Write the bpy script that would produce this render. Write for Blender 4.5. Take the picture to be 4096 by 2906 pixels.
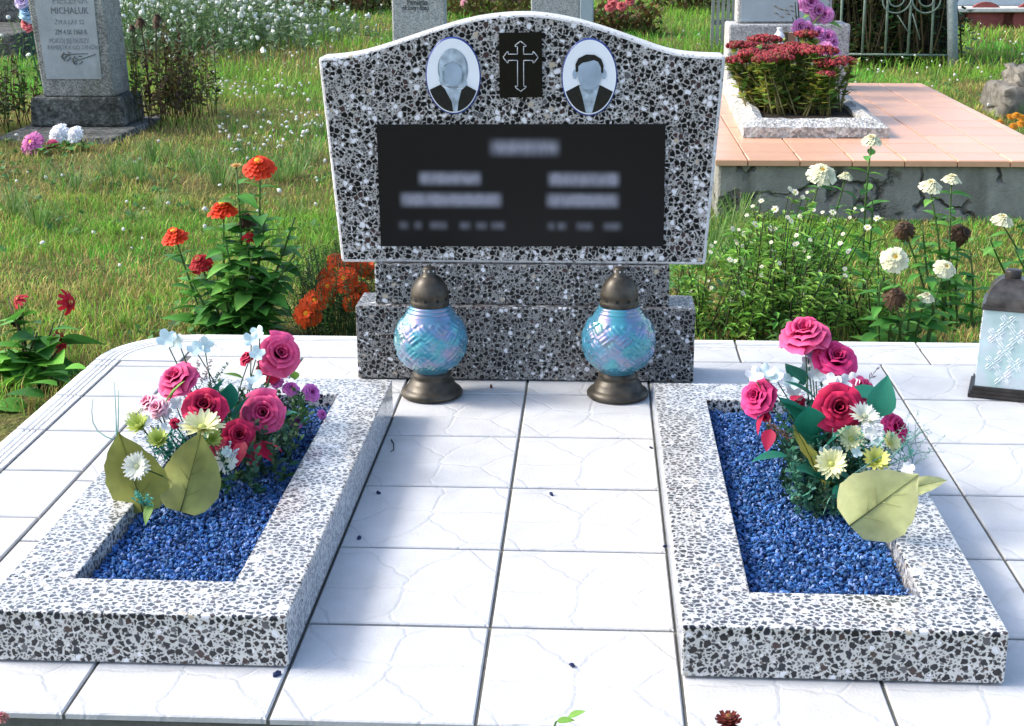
import bpy, bmesh, math, random
import numpy as np
from mathutils import Matrix, Vector
for o in list(bpy.data.objects): bpy.data.objects.remove(o)
S = bpy.context.scene
COL = S.collection
R = math.radians
rnd = random.Random(7)
npr = np.random.default_rng(11)

# ------------------------------------------------------------------ camera
cam = bpy.data.cameras.new('camera'); cam.lens = 50.66; cam.sensor_width = 36.0; cam.sensor_fit = 'HORIZONTAL'
cam.clip_start = 0.05; cam.clip_end = 600.0
co = bpy.data.objects.new('camera', cam); COL.objects.link(co)
CP, CY, CR, CPOS = 0.29866060, 0.05835685, -0.00509197, (0.16034, -2.10435, 1.09715)
_f = Vector((-math.sin(CY)*math.cos(CP), math.cos(CY)*math.cos(CP), -math.sin(CP)))
_r = Vector((math.cos(CY), math.sin(CY), 0)); _u = _r.cross(_f)
_r2 = _r*math.cos(CR)+_u*math.sin(CR); _u2 = _u*math.cos(CR)-_r*math.sin(CR)
co.matrix_world = Matrix(((_r2.x,_u2.x,-_f.x,CPOS[0]),(_r2.y,_u2.y,-_f.y,CPOS[1]),(_r2.z,_u2.z,-_f.z,CPOS[2]),(0,0,0,1)))
S.camera = co

# ------------------------------------------------------------------ light
SUN_EL, SUN_AZ = R(40), R(-4)      # the sun stands to the left; AZ < 0 = slightly behind the headstone
sd = Vector((-math.cos(SUN_EL)*math.cos(SUN_AZ), -math.cos(SUN_EL)*math.sin(SUN_AZ), math.sin(SUN_EL)))
w = bpy.data.worlds.new('World'); S.world = w; w.use_nodes = True
nt = w.node_tree; bg = nt.nodes['Background']
sky = nt.nodes.new('ShaderNodeTexSky'); sky.sky_type = 'NISHITA'; sky.sun_disc = False
sky.sun_elevation = SUN_EL; sky.sun_rotation = math.atan2(sd.x, sd.y); sky.dust_density = 3.0; sky.air_density = 1.0
nt.links.new(sky.outputs[0], bg.inputs[0]); bg.inputs[1].default_value = 0.15
sl = bpy.data.lights.new('sun', 'SUN'); sl.energy = 1.45; sl.angle = R(15.0); sl.color = (1.0, 0.955, 0.88)
so = bpy.data.objects.new('sun', sl); COL.objects.link(so); so.rotation_euler = sd.to_track_quat('Z', 'Y').to_euler()
so.location = sd*20
S.view_settings.view_transform = 'Standard'; S.view_settings.look = 'None'
S.view_settings.exposure = 1.33; S.view_settings.gamma = 1.0; S.view_settings.use_curve_mapping = False
S.render.engine = 'CYCLES'

# ------------------------------------------------------------------ helpers
WM = {}
def tag(o, label=None, cat=None, group=None, kind=None):
    if label: o['label'] = label
    if cat: o['category'] = cat
    if group: o['group'] = group
    if kind: o['kind'] = kind
    return o
def wm(o): return WM.get(o.name, Matrix())
def thing(name, loc, label, cat, group=None, rz=0.0, parent=None):
    o = bpy.data.objects.new(name, None); COL.objects.link(o); o.empty_display_size = .05
    M = Matrix.Translation(Vector(loc)) @ Matrix.Rotation(rz, 4, 'Z')
    o.matrix_basis = M; WM[o.name] = M
    return tag(o, label, cat, group)
def inst(name, me, parent=None, M=None):
    o = bpy.data.objects.new(name, me); COL.objects.link(o)
    M = M if M is not None else Matrix()
    WM[o.name] = M
    if parent is not None:
        o.parent = parent; o.matrix_basis = wm(parent).inverted() @ M
    else: o.matrix_basis = M
    return o
def orient(loc, d, s=1.0, spin=0.0):
    """matrix with local Z along d"""
    q = Vector(d).normalized().to_track_quat('Z', 'Y').to_matrix().to_4x4()
    sc = Matrix.Diagonal((s, s, s, 1)) if not hasattr(s, '__len__') else Matrix.Diagonal((*s, 1))
    return Matrix.Translation(Vector(loc)) @ q @ Matrix.Rotation(spin, 4, 'Z') @ sc

class MB:
    def __init__(s): s.v=[]; s.f=[]; s.m=[]; s.c=[]; s.sm=[]
    def add(s, vs, fs, col=(1,1,1), mi=0, smooth=False):
        b=len(s.v); s.v += [tuple(v) for v in vs]
        if len(col) and hasattr(col[0], '__len__'): s.c += [tuple(c) for c in col]
        else: s.c += [tuple(col)]*len(vs)
        for f in fs: s.f.append([b+i for i in f]); s.m.append(mi); s.sm.append(smooth)
        return s
    def xadd(s, other, M, mi=None):
        b=len(s.v); s.v += [tuple(M@Vector(v)) for v in other.v]; s.c += other.c
        s.f += [[b+i for i in f] for f in other.f]; s.m += other.m if mi is None else [mi]*len(other.m); s.sm += other.sm
    def box(s, x0,x1,y0,y1,z0,z1, col=(1,1,1), mi=0, b=0.0):
        if b<=0:
            vs=[(x0,y0,z0),(x1,y0,z0),(x1,y1,z0),(x0,y1,z0),(x0,y0,z1),(x1,y0,z1),(x1,y1,z1),(x0,y1,z1)]
            return s.add(vs,[(0,3,2,1),(4,5,6,7),(0,1,5,4),(1,2,6,5),(2,3,7,6),(3,0,4,7)],col,mi)
        vs=[(x0,y0,z0),(x1,y0,z0),(x1,y1,z0),(x0,y1,z0),(x0,y0,z1-b),(x1,y0,z1-b),(x1,y1,z1-b),(x0,y1,z1-b),
            (x0+b,y0+b,z1),(x1-b,y0+b,z1),(x1-b,y1-b,z1),(x0+b,y1-b,z1)]
        return s.add(vs,[(0,3,2,1),(0,1,5,4),(1,2,6,5),(2,3,7,6),(3,0,4,7),(4,5,9,8),(5,6,10,9),(6,7,11,10),(7,4,8,11),(8,9,10,11)],col,mi)
    def lathe(s, prof, n=32, c=(0,0,0), col=(1,1,1), mi=0, smooth=True, phase=0):
        vs=[];fs=[]
        for r,z in prof:
            for i in range(n):
                a=2*math.pi*i/n+phase; vs.append((c[0]+r*math.cos(a),c[1]+r*math.sin(a),c[2]+z))
        for k in range(len(prof)-1):
            for i in range(n):
                j=(i+1)%n; fs.append((k*n+i,k*n+j,(k+1)*n+j,(k+1)*n+i))
        s.add(vs,fs,col,mi,smooth)
        s.add(vs[:n],[tuple(range(n-1,-1,-1))],col,mi); s.add(vs[-n:],[tuple(range(n))],col,mi)
        return s
    def tube(s, pts, r0, r1=None, n=5, col=(1,1,1), mi=0):
        r1 = r0 if r1 is None else r1
        P=[Vector(p) for p in pts]; vs=[]; fs=[]
        for k,p in enumerate(P):
            t=(P[min(k+1,len(P)-1)]-P[max(k-1,0)]).normalized()
            a=t.cross(Vector((.31,.9,.3))).normalized(); b=t.cross(a)
            r=r0+(r1-r0)*k/max(1,len(P)-1)
            for i in range(n):
                th=2*math.pi*i/n; vs.append(p+(a*math.cos(th)+b*math.sin(th))*r)
        for k in range(len(P)-1):
            for i in range(n):
                j=(i+1)%n; fs.append((k*n+i,k*n+j,(k+1)*n+j,(k+1)*n+i))
        fs.append(tuple(range(n-1,-1,-1))); fs.append(tuple((len(P)-1)*n+i for i in range(n)))
        return s.add(vs,fs,col,mi,True)
    def mesh(s, name, mats):
        me=bpy.data.meshes.new(name); me.from_pydata(s.v,[],s.f)
        for m in (mats if isinstance(mats,(list,tuple)) else [mats]): me.materials.append(m)
        me.polygons.foreach_set('material_index', s.m); me.polygons.foreach_set('use_smooth', s.sm)
        ca=me.color_attributes.new('Col','FLOAT_COLOR','POINT')
        a=np.ones((len(s.v),4),np.float32); a[:,:3]=np.array(s.c,np.float32).reshape(-1,3); ca.data.foreach_set('color', a.ravel())
        me.update(); return me
    def build(s, name, mats, parent=None):
        """vertices are in world space"""
        if parent is not None:
            Mi=wm(parent).inverted(); s.v=[tuple(Mi@Vector(v)) for v in s.v]
            return inst(name, s.mesh(name,mats), parent, wm(parent))
        c=Vector(np.mean(np.array(s.v),0)); c.z=min(v[2] for v in s.v)
        s.v=[tuple(Vector(v)-c) for v in s.v]
        return inst(name, s.mesh(name,mats), None, Matrix.Translation(c))

def lerp(a,b,t): return tuple(x+(y-x)*t for x,y in zip(a,b))
def jit(c, k, r=rnd): 
    g=1+r.uniform(-k,k); return tuple(max(0,x*g*(1+r.uniform(-k,k)*.4)) for x in c)

# ------------------------------------------------------------------ materials
def newmat(name):
    m=bpy.data.materials.new(name); m.use_nodes=True
    return m, m.node_tree, m.node_tree.nodes['Principled BSDF']
def N(nt, t, **k):
    n=nt.nodes.new(t)
    for a,b in k.items():
        if a.startswith('i_'):
            key=a[2:]; n.inputs[int(key) if key.isdigit() else key].default_value=b
        else: setattr(n,a,b)
    return n
def L(nt,a,b): nt.links.new(a,b)
def ramp(nt, fac, stops, interp='LINEAR'):
    r=nt.nodes.new('ShaderNodeValToRGB'); r.color_ramp.interpolation=interp
    e=r.color_ramp.elements
    while len(e)<len(stops): e.new(0.5)
    for x,(p,c) in zip(e,stops): x.position=p; x.color=(*c,1) if len(c)==3 else c
    L(nt,fac,r.inputs[0]); return r.outputs[0]
def math_(nt, op, a, b=None, c=None, clamp=False):
    n=nt.nodes.new('ShaderNodeMath'); n.operation=op; n.use_clamp=clamp
    for i,x in enumerate((a,b,c)):
        if x is None: continue
        if isinstance(x,(int,float)): n.inputs[i].default_value=x
        else: L(nt,x,n.inputs[i])
    return n.outputs[0]
def mixc(nt, fac, a, b, mode='MIX'):
    n=nt.nodes.new('ShaderNodeMix'); n.data_type='RGBA'; n.blend_type=mode
    for sock,x in ((n.inputs[0],fac),(n.inputs[6],a),(n.inputs[7],b)):
        if isinstance(x,(int,float)): sock.default_value=x
        elif isinstance(x,tuple): sock.default_value=(*x,1)
        else: L(nt,x,sock)
    return n.outputs[2]
def bump(nt, h, dist, strength=1.0, normal=None):
    b=nt.nodes.new('ShaderNodeBump'); b.inputs['Strength'].default_value=strength; b.inputs['Distance'].default_value=dist
    L(nt,h,b.inputs['Height'])
    if normal is not None: L(nt,normal,b.inputs['Normal'])
    return b.outputs[0]
def objco(nt): return nt.nodes.new('ShaderNodeTexCoord').outputs['Object']

def terrazzo(name, scale, matrix, dark, rough=0.35, white=.11, t0=.05, tv=.2, spec=.65, coat=.0, sheen=.0):
    m,nt,p=newmat(name); oc=objco(nt)
    ns=N(nt,'ShaderNodeTexNoise',i_Scale=scale*1.1,i_Detail=2.0); L(nt,oc,ns.inputs['Vector'])
    dv=N(nt,'ShaderNodeVectorMath',operation='MULTIPLY_ADD'); L(nt,ns.outputs['Color'],dv.inputs[0]); dv.inputs[1].default_value=(.42/scale,)*3; L(nt,oc,dv.inputs[2])
    def chips(sc, thr, thrvar, off):
        mp=N(nt,'ShaderNodeMapping'); mp.inputs['Location'].default_value=off; L(nt,dv.outputs[0],mp.inputs['Vector'])
        e=N(nt,'ShaderNodeTexVoronoi',feature='DISTANCE_TO_EDGE',i_Scale=sc); L(nt,mp.outputs[0],e.inputs['Vector'])
        c=N(nt,'ShaderNodeTexVoronoi',feature='F1',i_Scale=sc); L(nt,mp.outputs[0],c.inputs['Vector'])
        sp=N(nt,'ShaderNodeSeparateColor'); L(nt,c.outputs['Color'],sp.inputs[0])
        th=math_(nt,'MULTIPLY_ADD',sp.outputs[2],thrvar,thr)
        d=math_(nt,'SUBTRACT',e.outputs['Distance'],th)
        rad=math_(nt,'MULTIPLY_ADD',sp.outputs[2],-.18,.66); d2=math_(nt,'SUBTRACT',rad,c.outputs['Distance']); mask=math_(nt,'MULTIPLY',math_(nt,'MINIMUM',math_(nt,'MULTIPLY',d,14.0),math_(nt,'MULTIPLY',d2,14.0)),1.0,clamp=True)
        w0=1-white
        col=ramp(nt,sp.outputs[0],[(0,dark),(.45,tuple(x*1.6 for x in dark)),(.66,(dark[0]*2.0,dark[1]*2.2,dark[2]*2.4)),(.74,(.10,.10,.105)),(.80,(.05,.03,.028)),(w0,(.70,.71,.75)),(.985,(.45,.38,.28))],'CONSTANT')
        return mask,col
    m1,c1=chips(scale,t0,tv,(0,0,0)); m2,c2=chips(scale*2.0,t0*1.3,tv*1.2,(3.7,1.3,5.1))
    big=N(nt,'ShaderNodeTexNoise',i_Scale=9.0,i_Detail=4.0); L(nt,oc,big.inputs['Vector'])
    mc=ramp(nt,big.outputs[0],[(.3,tuple(x*.86 for x in matrix)),(.7,tuple(x*1.1 for x in matrix))])
    col=mixc(nt,math_(nt,'MULTIPLY',m2,.85),mc,c2); col=mixc(nt,m1,col,c1)
    L(nt,col,p.inputs['Base Color'])
    fn=N(nt,'ShaderNodeTexNoise',i_Scale=420.0,i_Detail=2.0); L(nt,oc,fn.inputs['Vector'])
    h=math_(nt,'ADD',math_(nt,'MULTIPLY',m1,.5),math_(nt,'MULTIPLY',fn.outputs[0],.5))
    L(nt,bump(nt,h,.0006,.6),p.inputs['Normal'])
    rr=math_(nt,'MULTIPLY_ADD',fn.outputs[0],.18,rough-.09); L(nt,rr,p.inputs['Roughness'])
    p.inputs['Specular IOR Level'].default_value=spec; p.inputs['Coat Weight'].default_value=coat; p.inputs['Coat Roughness'].default_value=.12; p.inputs['Coat IOR'].default_value=1.35; p.inputs['Sheen Weight'].default_value=sheen; p.inputs['Sheen Roughness'].default_value=.35
    return m
M_STELE=terrazzo('terrazzo_stele',78,(.38,.375,.36),(.002,.002,.002),.42,.13,.028,.10,.2,.1)
M_PLINTH=terrazzo('terrazzo_plinth',90,(.26,.26,.25),(.004,.004,.005),.40,.09,.035,.12,.25,.15)
M_KERB=terrazzo('terrazzo_kerb',84,(.53,.53,.51),(.004,.006,.010),.32,.09,.04,.13,.25,1.0,.55)
M_LITEDGE=terrazzo('painted_lit_edge',90,(.60,.60,.59),(.40,.40,.40),.5,.3,.08,.2,.5,.5)  # overexposed edge line of the stele, its brightness put into a paler terrazzo colour

def vcmat(name, rough=.55, transl=.0, spec=.35, noise=0.25, nscale=60.0, bumpd=0.0):
    m,nt,p=newmat(name); at=N(nt,'ShaderNodeAttribute',attribute_name='Col')
    oc=objco(nt); ns=N(nt,'ShaderNodeTexNoise',i_Scale=nscale,i_Detail=3.0); L(nt,oc,ns.inputs['Vector'])
    k=ramp(nt,ns.outputs[0],[(.25,(1-noise,)*3),(.75,(1+noise,)*3)])
    c=mixc(nt,1.0,at.outputs['Color'],k,'MULTIPLY'); L(nt,c,p.inputs['Base Color'])
    p.inputs['Roughness'].default_value=rough; p.inputs['Specular IOR Level'].default_value=spec
    if bumpd>0: L(nt,bump(nt,ns.outputs[0],bumpd),p.inputs['Normal'])
    if transl>0:
        t=N(nt,'ShaderNodeBsdfTranslucent'); L(nt,c,t.inputs[0]); mx=N(nt,'ShaderNodeMixShader'); mx.inputs[0].default_value=transl
        L(nt,p.outputs[0],mx.inputs[1]); L(nt,t.outputs[0],mx.inputs[2]); L(nt,mx.outputs[0],nt.nodes['Material Output'].inputs[0])
    return m
M_LEAF=vcmat('leaf',.55,.28,.28); M_BIGLEAF=vcmat('large_fabric_leaf',.5,.22,.3,.16,6); M_PETAL=vcmat('petal',.6,.22,.25,.12,90); M_SILK=vcmat('silk_petal',.62,.07,.2,.12,9)
M_GRASS=vcmat('grass_blade',.6,.3,.2,.12,8); M_STONE=vcmat('painted_gravel',.62,0,.3,.25,300)
M_PLAIN=vcmat('painted_surface',.5,0,.4,.08,40); M_METALV=vcmat('painted_iron',.5,0,.5,.3,50)

def concrete(name, base, var=.35, scale=14, rough=.9, bumpd=.004, stain=None, cracks=0.0, speck=0.0):
    m,nt,p=newmat(name); oc=objco(nt)
    a=N(nt,'ShaderNodeTexNoise',i_Scale=scale,i_Detail=7.0,i_Roughness=.65); L(nt,oc,a.inputs['Vector'])
    c=ramp(nt,a.outputs[0],[(.28,tuple(x*(1-var) for x in base)),(.72,tuple(x*(1+var) for x in base))])
    b=N(nt,'ShaderNodeTexNoise',i_Scale=scale*14,i_Detail=3.0); L(nt,oc,b.inputs['Vector'])
    h=math_(nt,'ADD',math_(nt,'MULTIPLY',a.outputs[0],.6),math_(nt,'MULTIPLY',b.outputs[0],.4))
    if stain:
        mp=N(nt,'ShaderNodeMapping'); mp.inputs['Scale'].default_value=(1,1,.28); L(nt,oc,mp.inputs['Vector'])
        s_=N(nt,'ShaderNodeTexNoise',i_Scale=7.0,i_Detail=4.0); L(nt,mp.outputs[0],s_.inputs['Vector'])
        f=ramp(nt,s_.outputs[0],[(.5,(0,0,0)),(.68,(1,1,1))]); c=mixc(nt,f,c,stain)
    if speck>0:
        v=N(nt,'ShaderNodeTexVoronoi',i_Scale=speck); L(nt,oc,v.inputs['Vector'])
        sp=N(nt,'ShaderNodeSeparateColor'); L(nt,v.outputs['Color'],sp.inputs[0])
        k=ramp(nt,sp.outputs[0],[(0,(.55,.55,.55)),(.45,(.9,.9,.9)),(.8,(1.25,1.25,1.25))],'LINEAR'); c=mixc(nt,1.0,c,k,'MULTIPLY')
        h=math_(nt,'ADD',h,math_(nt,'MULTIPLY',v.outputs['Distance'],.8))
    if cracks>0:
        d=N(nt,'ShaderNodeTexNoise',i_Scale=10.0,i_Detail=5.0); L(nt,oc,d.inputs['Vector'])
        dv=N(nt,'ShaderNodeVectorMath',operation='MULTIPLY_ADD'); L(nt,d.outputs['Color'],dv.inputs[0]); dv.inputs[1].default_value=(.16,.16,.16); L(nt,oc,dv.inputs[2])
        v=N(nt,'ShaderNodeTexVoronoi',feature='DISTANCE_TO_EDGE',i_Scale=cracks); L(nt,dv.outputs[0],v.inputs['Vector'])
        cm=math_(nt,'MULTIPLY',v.outputs['Distance'],22.0,clamp=True)
        gate=N(nt,'ShaderNodeTexNoise',i_Scale=5.0); L(nt,oc,gate.inputs['Vector'])
        gm=ramp(nt,gate.outputs[0],[(.46,(1,1,1)),(.54,(0,0,0))]); cm=math_(nt,'MAXIMUM',cm,gm)
        c=mixc(nt,cm,tuple(x*.28 for x in base),c); h=math_(nt,'ADD',h,math_(nt,'MULTIPLY',cm,2.0))
    L(nt,c,p.inputs['Base Color']); p.inputs['Roughness'].default_value=rough; p.inputs['Specular IOR Level'].default_value=.2
    L(nt,bump(nt,h,bumpd),p.inputs['Normal']); return m
M_CONC=concrete('concrete_wall',(.25,.25,.225),.3,9,.95,.012,(.13,.135,.11),3.6)
M_OLDST=concrete('old_cast_stone',(.30,.30,.28),.3,8,.9,.006,(.20,.20,.16),0,130)
M_OLDBASE=concrete('old_dark_base',(.13,.135,.125),.8,26,.95,.012,(.06,.065,.055),0,55)
M_OLDPANEL=concrete('weathered_panel',(.36,.39,.40),.18,8,.85,.003,(.27,.29,.28))
M_GREYST=concrete('grey_cast_stone',(.40,.41,.41),.12,20,.85,.003,None,0,160)
M_BLUEPANEL=concrete('blue_grey_panel',(.36,.43,.47),.10,12,.7,.0015)
M_ROUGHCAST=concrete('roughcast_kerb',(.50,.50,.48),.25,30,.95,.012,None,0,75)
M_MORTAR=concrete('mortar',(.13,.13,.115),.25,40,.95,.002)
M_SLABSIDE=concrete('slab_concrete',(.28,.28,.26),.3,10,.95,.004)
M_STUMP=concrete('weathered_stump',(.20,.19,.165),.6,16,.95,.02)

def tilemat(name, pattern):
    m,nt,p=newmat(name); oc=objco(nt); inf=N(nt,'ShaderNodeObjectInfo')
    a=N(nt,'ShaderNodeTexNoise',i_Scale=170.0,i_Detail=3.0); L(nt,oc,a.inputs['Vector'])
    a2=N(nt,'ShaderNodeTexNoise',i_Scale=11.0,i_Detail=4.0); L(nt,oc,a2.inputs['Vector'])
    if pattern=='flag':
        d=N(nt,'ShaderNodeTexNoise',i_Scale=13.0,i_Detail=3.0); L(nt,oc,d.inputs['Vector'])
        dv=N(nt,'ShaderNodeVectorMath',operation='MULTIPLY_ADD'); L(nt,d.outputs['Color'],dv.inputs[0]); dv.inputs[1].default_value=(.055,.055,0); L(nt,oc,dv.inputs[2])
        v=N(nt,'ShaderNodeTexVoronoi',feature='DISTANCE_TO_EDGE',voronoi_dimensions='2D',i_Scale=8.0); L(nt,dv.outputs[0],v.inputs['Vector'])
        g=math_(nt,'MULTIPLY',v.outputs['Distance'],20.0,clamp=True)
        h=math_(nt,'ADD',math_(nt,'MULTIPLY',g,.6),math_(nt,'MULTIPLY',a.outputs[0],.55)); h=math_(nt,'ADD',h,math_(nt,'MULTIPLY',a2.outputs[0],.35))
        dist=.0017
    else:
        mp=N(nt,'ShaderNodeMapping'); mp.inputs['Scale'].default_value=(6,55,6); mp.inputs['Rotation'].default_value=(0,0,.1); L(nt,oc,mp.inputs['Vector'])
        v=N(nt,'ShaderNodeTexNoise',i_Scale=1.0,i_Detail=3.0); L(nt,mp.outputs[0],v.inputs['Vector'])
        g=None; h=math_(nt,'ADD',v.outputs[0],math_(nt,'MULTIPLY',a.outputs[0],.2)); dist=.002
    lo=.52 if pattern=='flag' else .44; base=ramp(nt,a2.outputs[0],[(.25,(lo-.02,lo-.01,lo)),(.75,(lo+.08,lo+.09,lo+.10))])
    k=math_(nt,'MULTIPLY_ADD',inf.outputs['Random'],.07,.95)
    cc=N(nt,'ShaderNodeCombineColor'); [L(nt,k,cc.inputs[i]) for i in range(3)]
    base=mixc(nt,1.0,base,cc.outputs[0],'MULTIPLY')
    if g is not None: gn=ramp(nt,d.outputs[0],[(.38,(0,0,0)),(.6,(1,1,1))]); base=mixc(nt,math_(nt,'MAXIMUM',g,math_(nt,'MULTIPLY',gn,.85)),(.50,.51,.52),base)
    # dust and dirt specks
    ds=N(nt,'ShaderNodeTexNoise',i_Scale=5.0,i_Detail=6.0,i_Roughness=.7); L(nt,N(nt,'ShaderNodeNewGeometry').outputs['Position'],ds.inputs['Vector'])
    f=ramp(nt,ds.outputs[0],[(.42,(0,0,0)),(.72,(.55,.55,.55))]); base=mixc(nt,f,base,(.40,.40,.385))
    L(nt,base,p.inputs['Base Color']); p.inputs['Roughness'].default_value=.55; p.inputs['Specular IOR Level'].default_value=.35
    L(nt,bump(nt,h,dist),p.inputs['Normal']); return m
M_TILE=tilemat('flagstone_tile','flag'); M_BTILE=tilemat('border_tile','streak')
def simple(name,col,rough=.5,spec=.5,metal=0.0,var=.15,scale=20,bumpd=0.0):
    m,nt,p=newmat(name); oc=objco(nt); a=N(nt,'ShaderNodeTexNoise',i_Scale=scale,i_Detail=5.0); L(nt,oc,a.inputs['Vector'])
    L(nt,ramp(nt,a.outputs[0],[(.3,tuple(x*(1-var) for x in col)),(.7,tuple(x*(1+var) for x in col))]),p.inputs['Base Color'])
    p.inputs['Roughness'].default_value=rough; p.inputs['Specular IOR Level'].default_value=spec; p.inputs['Metallic'].default_value=metal
    if bumpd: L(nt,bump(nt,a.outputs[0],bumpd),p.inputs['Normal'])
    return m
M_NOSE=simple('tile_nosing',(.72,.73,.74),.5,.4,0,.06)
def orangetile():
    m=simple('terracotta_tile',(.64,.35,.21),.45,.6,0,.07,12); nt=m.node_tree; p=nt.nodes['Principled BSDF']; p.inputs['Coat Weight'].default_value=.6; p.inputs['Coat Roughness'].default_value=.3
    inf=N(nt,'ShaderNodeObjectInfo'); k=math_(nt,'MULTIPLY_ADD',inf.outputs['Random'],.16,.92)
    cc=N(nt,'ShaderNodeCombineColor'); [L(nt,k,cc.inputs[i]) for i in range(3)]
    src=p.inputs['Base Color'].links[0].from_socket; L(nt,mixc(nt,1.0,src,cc.outputs[0],'MULTIPLY'),p.inputs['Base Color']); return m
M_ORANGE=orangetile()
M_BLACK=simple('black_granite',(.006,.006,.007),.12,.4,0,.2,200)
M_SILVER=simple('engraved_line',(.45,.48,.50),.7,.3,0,.25,300)
M_BRONZE=simple('aged_bronze_plastic',(.05,.042,.03),.42,.5,.35,.65,35,.0006)
M_DKMETAL=simple('dark_cap_plastic',(.03,.026,.024),.4,.5,.3,.4,40)
M_SOIL=concrete('planter_soil',(.035,.028,.022),.5,40,.98,.01)
M_BLUERIM=simple('cobalt_rim',(.03,.06,.25),.2,.6)
M_WHITEGL=simple('white_enamel',(.80,.84,.88),.2,.5,0,.03)

def glassmat(name,col,trans,rough,tf):
    m,nt,p=newmat(name); oc=objco(nt); a=N(nt,'ShaderNodeTexNoise',i_Scale=14.0,i_Detail=2.0); L(nt,oc,a.inputs['Vector'])
    L(nt,ramp(nt,a.outputs[0],[(.3,tuple(x*.8 for x in col)),(.7,tuple(min(1,x*1.2) for x in col))]),p.inputs['Base Color'])
    p.inputs['Roughness'].default_value=rough; p.inputs['Transmission Weight'].default_value=trans; p.inputs['IOR'].default_value=1.5
    p.inputs['Specular IOR Level'].default_value=.9
    p.inputs['Coat Weight'].default_value=.6; p.inputs['Coat Roughness'].default_value=.1
    t=math_(nt,'MULTIPLY_ADD',a.outputs[0],420.0,tf-60); L(nt,t,p.inputs['Thin Film Thickness']); p.inputs['Thin Film IOR'].default_value=1.9
    return m
M_BLUEGL=glassmat('blue_lustre_glass',(.07,.34,.50),.45,.15,300.0)
M_FROST=glassmat('pearl_glass',(.62,.80,.82),.35,.3,380.0)

def textmesh(body, size, align='CENTER', extrude=.0012):
    c=bpy.data.curves.new('inscription','FONT'); c.body=body; c.size=size; c.align_x=align; c.extrude=extrude; c.resolution_u=2; c.space_line=1.0
    o=bpy.data.objects.new('inscription_source',c); COL.objects.link(o)
    me=bpy.data.meshes.new_from_object(o.evaluated_get(bpy.context.evaluated_depsgraph_get()))
    bpy.data.objects.remove(o); bpy.data.curves.remove(c); return me
FRONT=Matrix.Rotation(math.pi/2,4,'X')   # text plane XY -> XZ facing -Y

# ================================================================== SETTING
GZ=-0.07
def vnoise(x,y,sc,seed):
    r=np.random.default_rng(seed); g=r.random((64,64)); u=x/sc; v=y/sc
    i=np.floor(u).astype(int); j=np.floor(v).astype(int); a=u-i; b=v-j; a=a*a*(3-2*a); b=b*b*(3-2*b)
    i0=i%64;i1=(i+1)%64;j0=j%64;j1=(j+1)%64
    return (g[i0,j0]*(1-a)+g[i1,j0]*a)*(1-b)+(g[i0,j1]*(1-a)+g[i1,j1]*a)*b
def gz(x,y):
    x=np.asarray(x,float); y=np.asarray(y,float)
    return GZ+.05*(vnoise(x+50,y+50,1.3,3)-.5)*np.clip((y-2.2)/2,0,1)+.02*(vnoise(x+50,y+50,.35,4)-.5)
def GZf(x,y): return float(gz(x,y))
# ground sheet
xs=np.concatenate([np.linspace(-300,-12,14)[:-1],np.linspace(-12,12,121),np.linspace(12,300,14)[1:]])
ys=np.concatenate([np.linspace(-60,-3,8)[:-1],np.linspace(-3,24,136),np.linspace(24,480,16)[1:]])
X,Y=np.meshgrid(xs,ys); Zg=gz(X,Y)
fade=np.clip((Y+.25)/.1,0,1)
nx=len(xs); vs=np.stack([X.ravel(),Y.ravel(),Zg.ravel()],1)
fs=[(j*nx+i,j*nx+i+1,(j+1)*nx+i+1,(j+1)*nx+i) for j in range(len(ys)-1) for i in range(nx-1)]
def groundmat():
    m,nt,p=newmat('meadow_soil'); oc=objco(nt)
    a=N(nt,'ShaderNodeTexNoise',i_Scale=2.2,i_Detail=8.0,i_Roughness=.7); L(nt,oc,a.inputs['Vector'])
    b=N(nt,'ShaderNodeTexNoise',i_Scale=60.0,i_Detail=5.0); L(nt,oc,b.inputs['Vector'])
    c=ramp(nt,a.outputs[0],[(.3,(.055,.085,.018)),(.48,(.10,.11,.03)),(.6,(.15,.125,.05)),(.75,(.075,.10,.022))])
    k=ramp(nt,b.outputs[0],[(.3,(.45,.45,.45)),(.7,(1.3,1.3,1.3))]); c=mixc(nt,1.0,c,k,'MULTIPLY')
    L(nt,c,p.inputs['Base Color']); p.inputs['Roughness'].default_value=.95; p.inputs['Specular IOR Level'].default_value=.1
    L(nt,bump(nt,b.outputs[0],.02),p.inputs['Normal']); return m
mb=MB(); mb.add(vs.tolist(),fs,(1,1,1),0,True); g=inst('ground',mb.mesh('ground',groundmat())); tag(g,kind='structure')

# own terrace: concrete slab with tiles
PX0,PX1,PY0,PY1,RC=-1.145,1.62,-.30,1.69,.23
def outline(inset, n=10):
    r=RC-inset; pts=[(PX0+inset,PY0+inset),(PX1-inset,PY0+inset),(PX1-inset,PY1-inset)]
    cx,cy=PX0+RC,PY1-RC
    for k in range(n+1):
        a=math.pi/2+ (math.pi/2)*k/n; pts.append((cx+r*math.cos(a),cy+r*math.sin(a)))
    return pts
def prism(mb, pts, z0, z1, col=(1,1,1), mi=0):
    n=len(pts); v=[(x,y,z0) for x,y in pts]+[(x,y,z1) for x,y in pts]
    f=[tuple(range(n-1,-1,-1)),tuple(range(n,2*n))]+[(i,(i+1)%n,n+(i+1)%n,n+i) for i in range(n)]
    mb.add(v,f,col,mi)
slab=MB(); prism(slab,outline(.006),-.25,-.0045); pave=slab.build('pavement',M_MORTAR); tag(pave,kind='structure')
TB=.0022
tile_me={}
def tile(w,d,mat,name='tile'):
    k=(round(w,4),round(d,4),mat.name)
    if k not in tile_me:
        mb=MB(); mb.box(-w/2,w/2,-d/2,d/2,-.010,0,b=TB); tile_me[k]=mb.mesh(name,mat)
    return tile_me[k]
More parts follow.
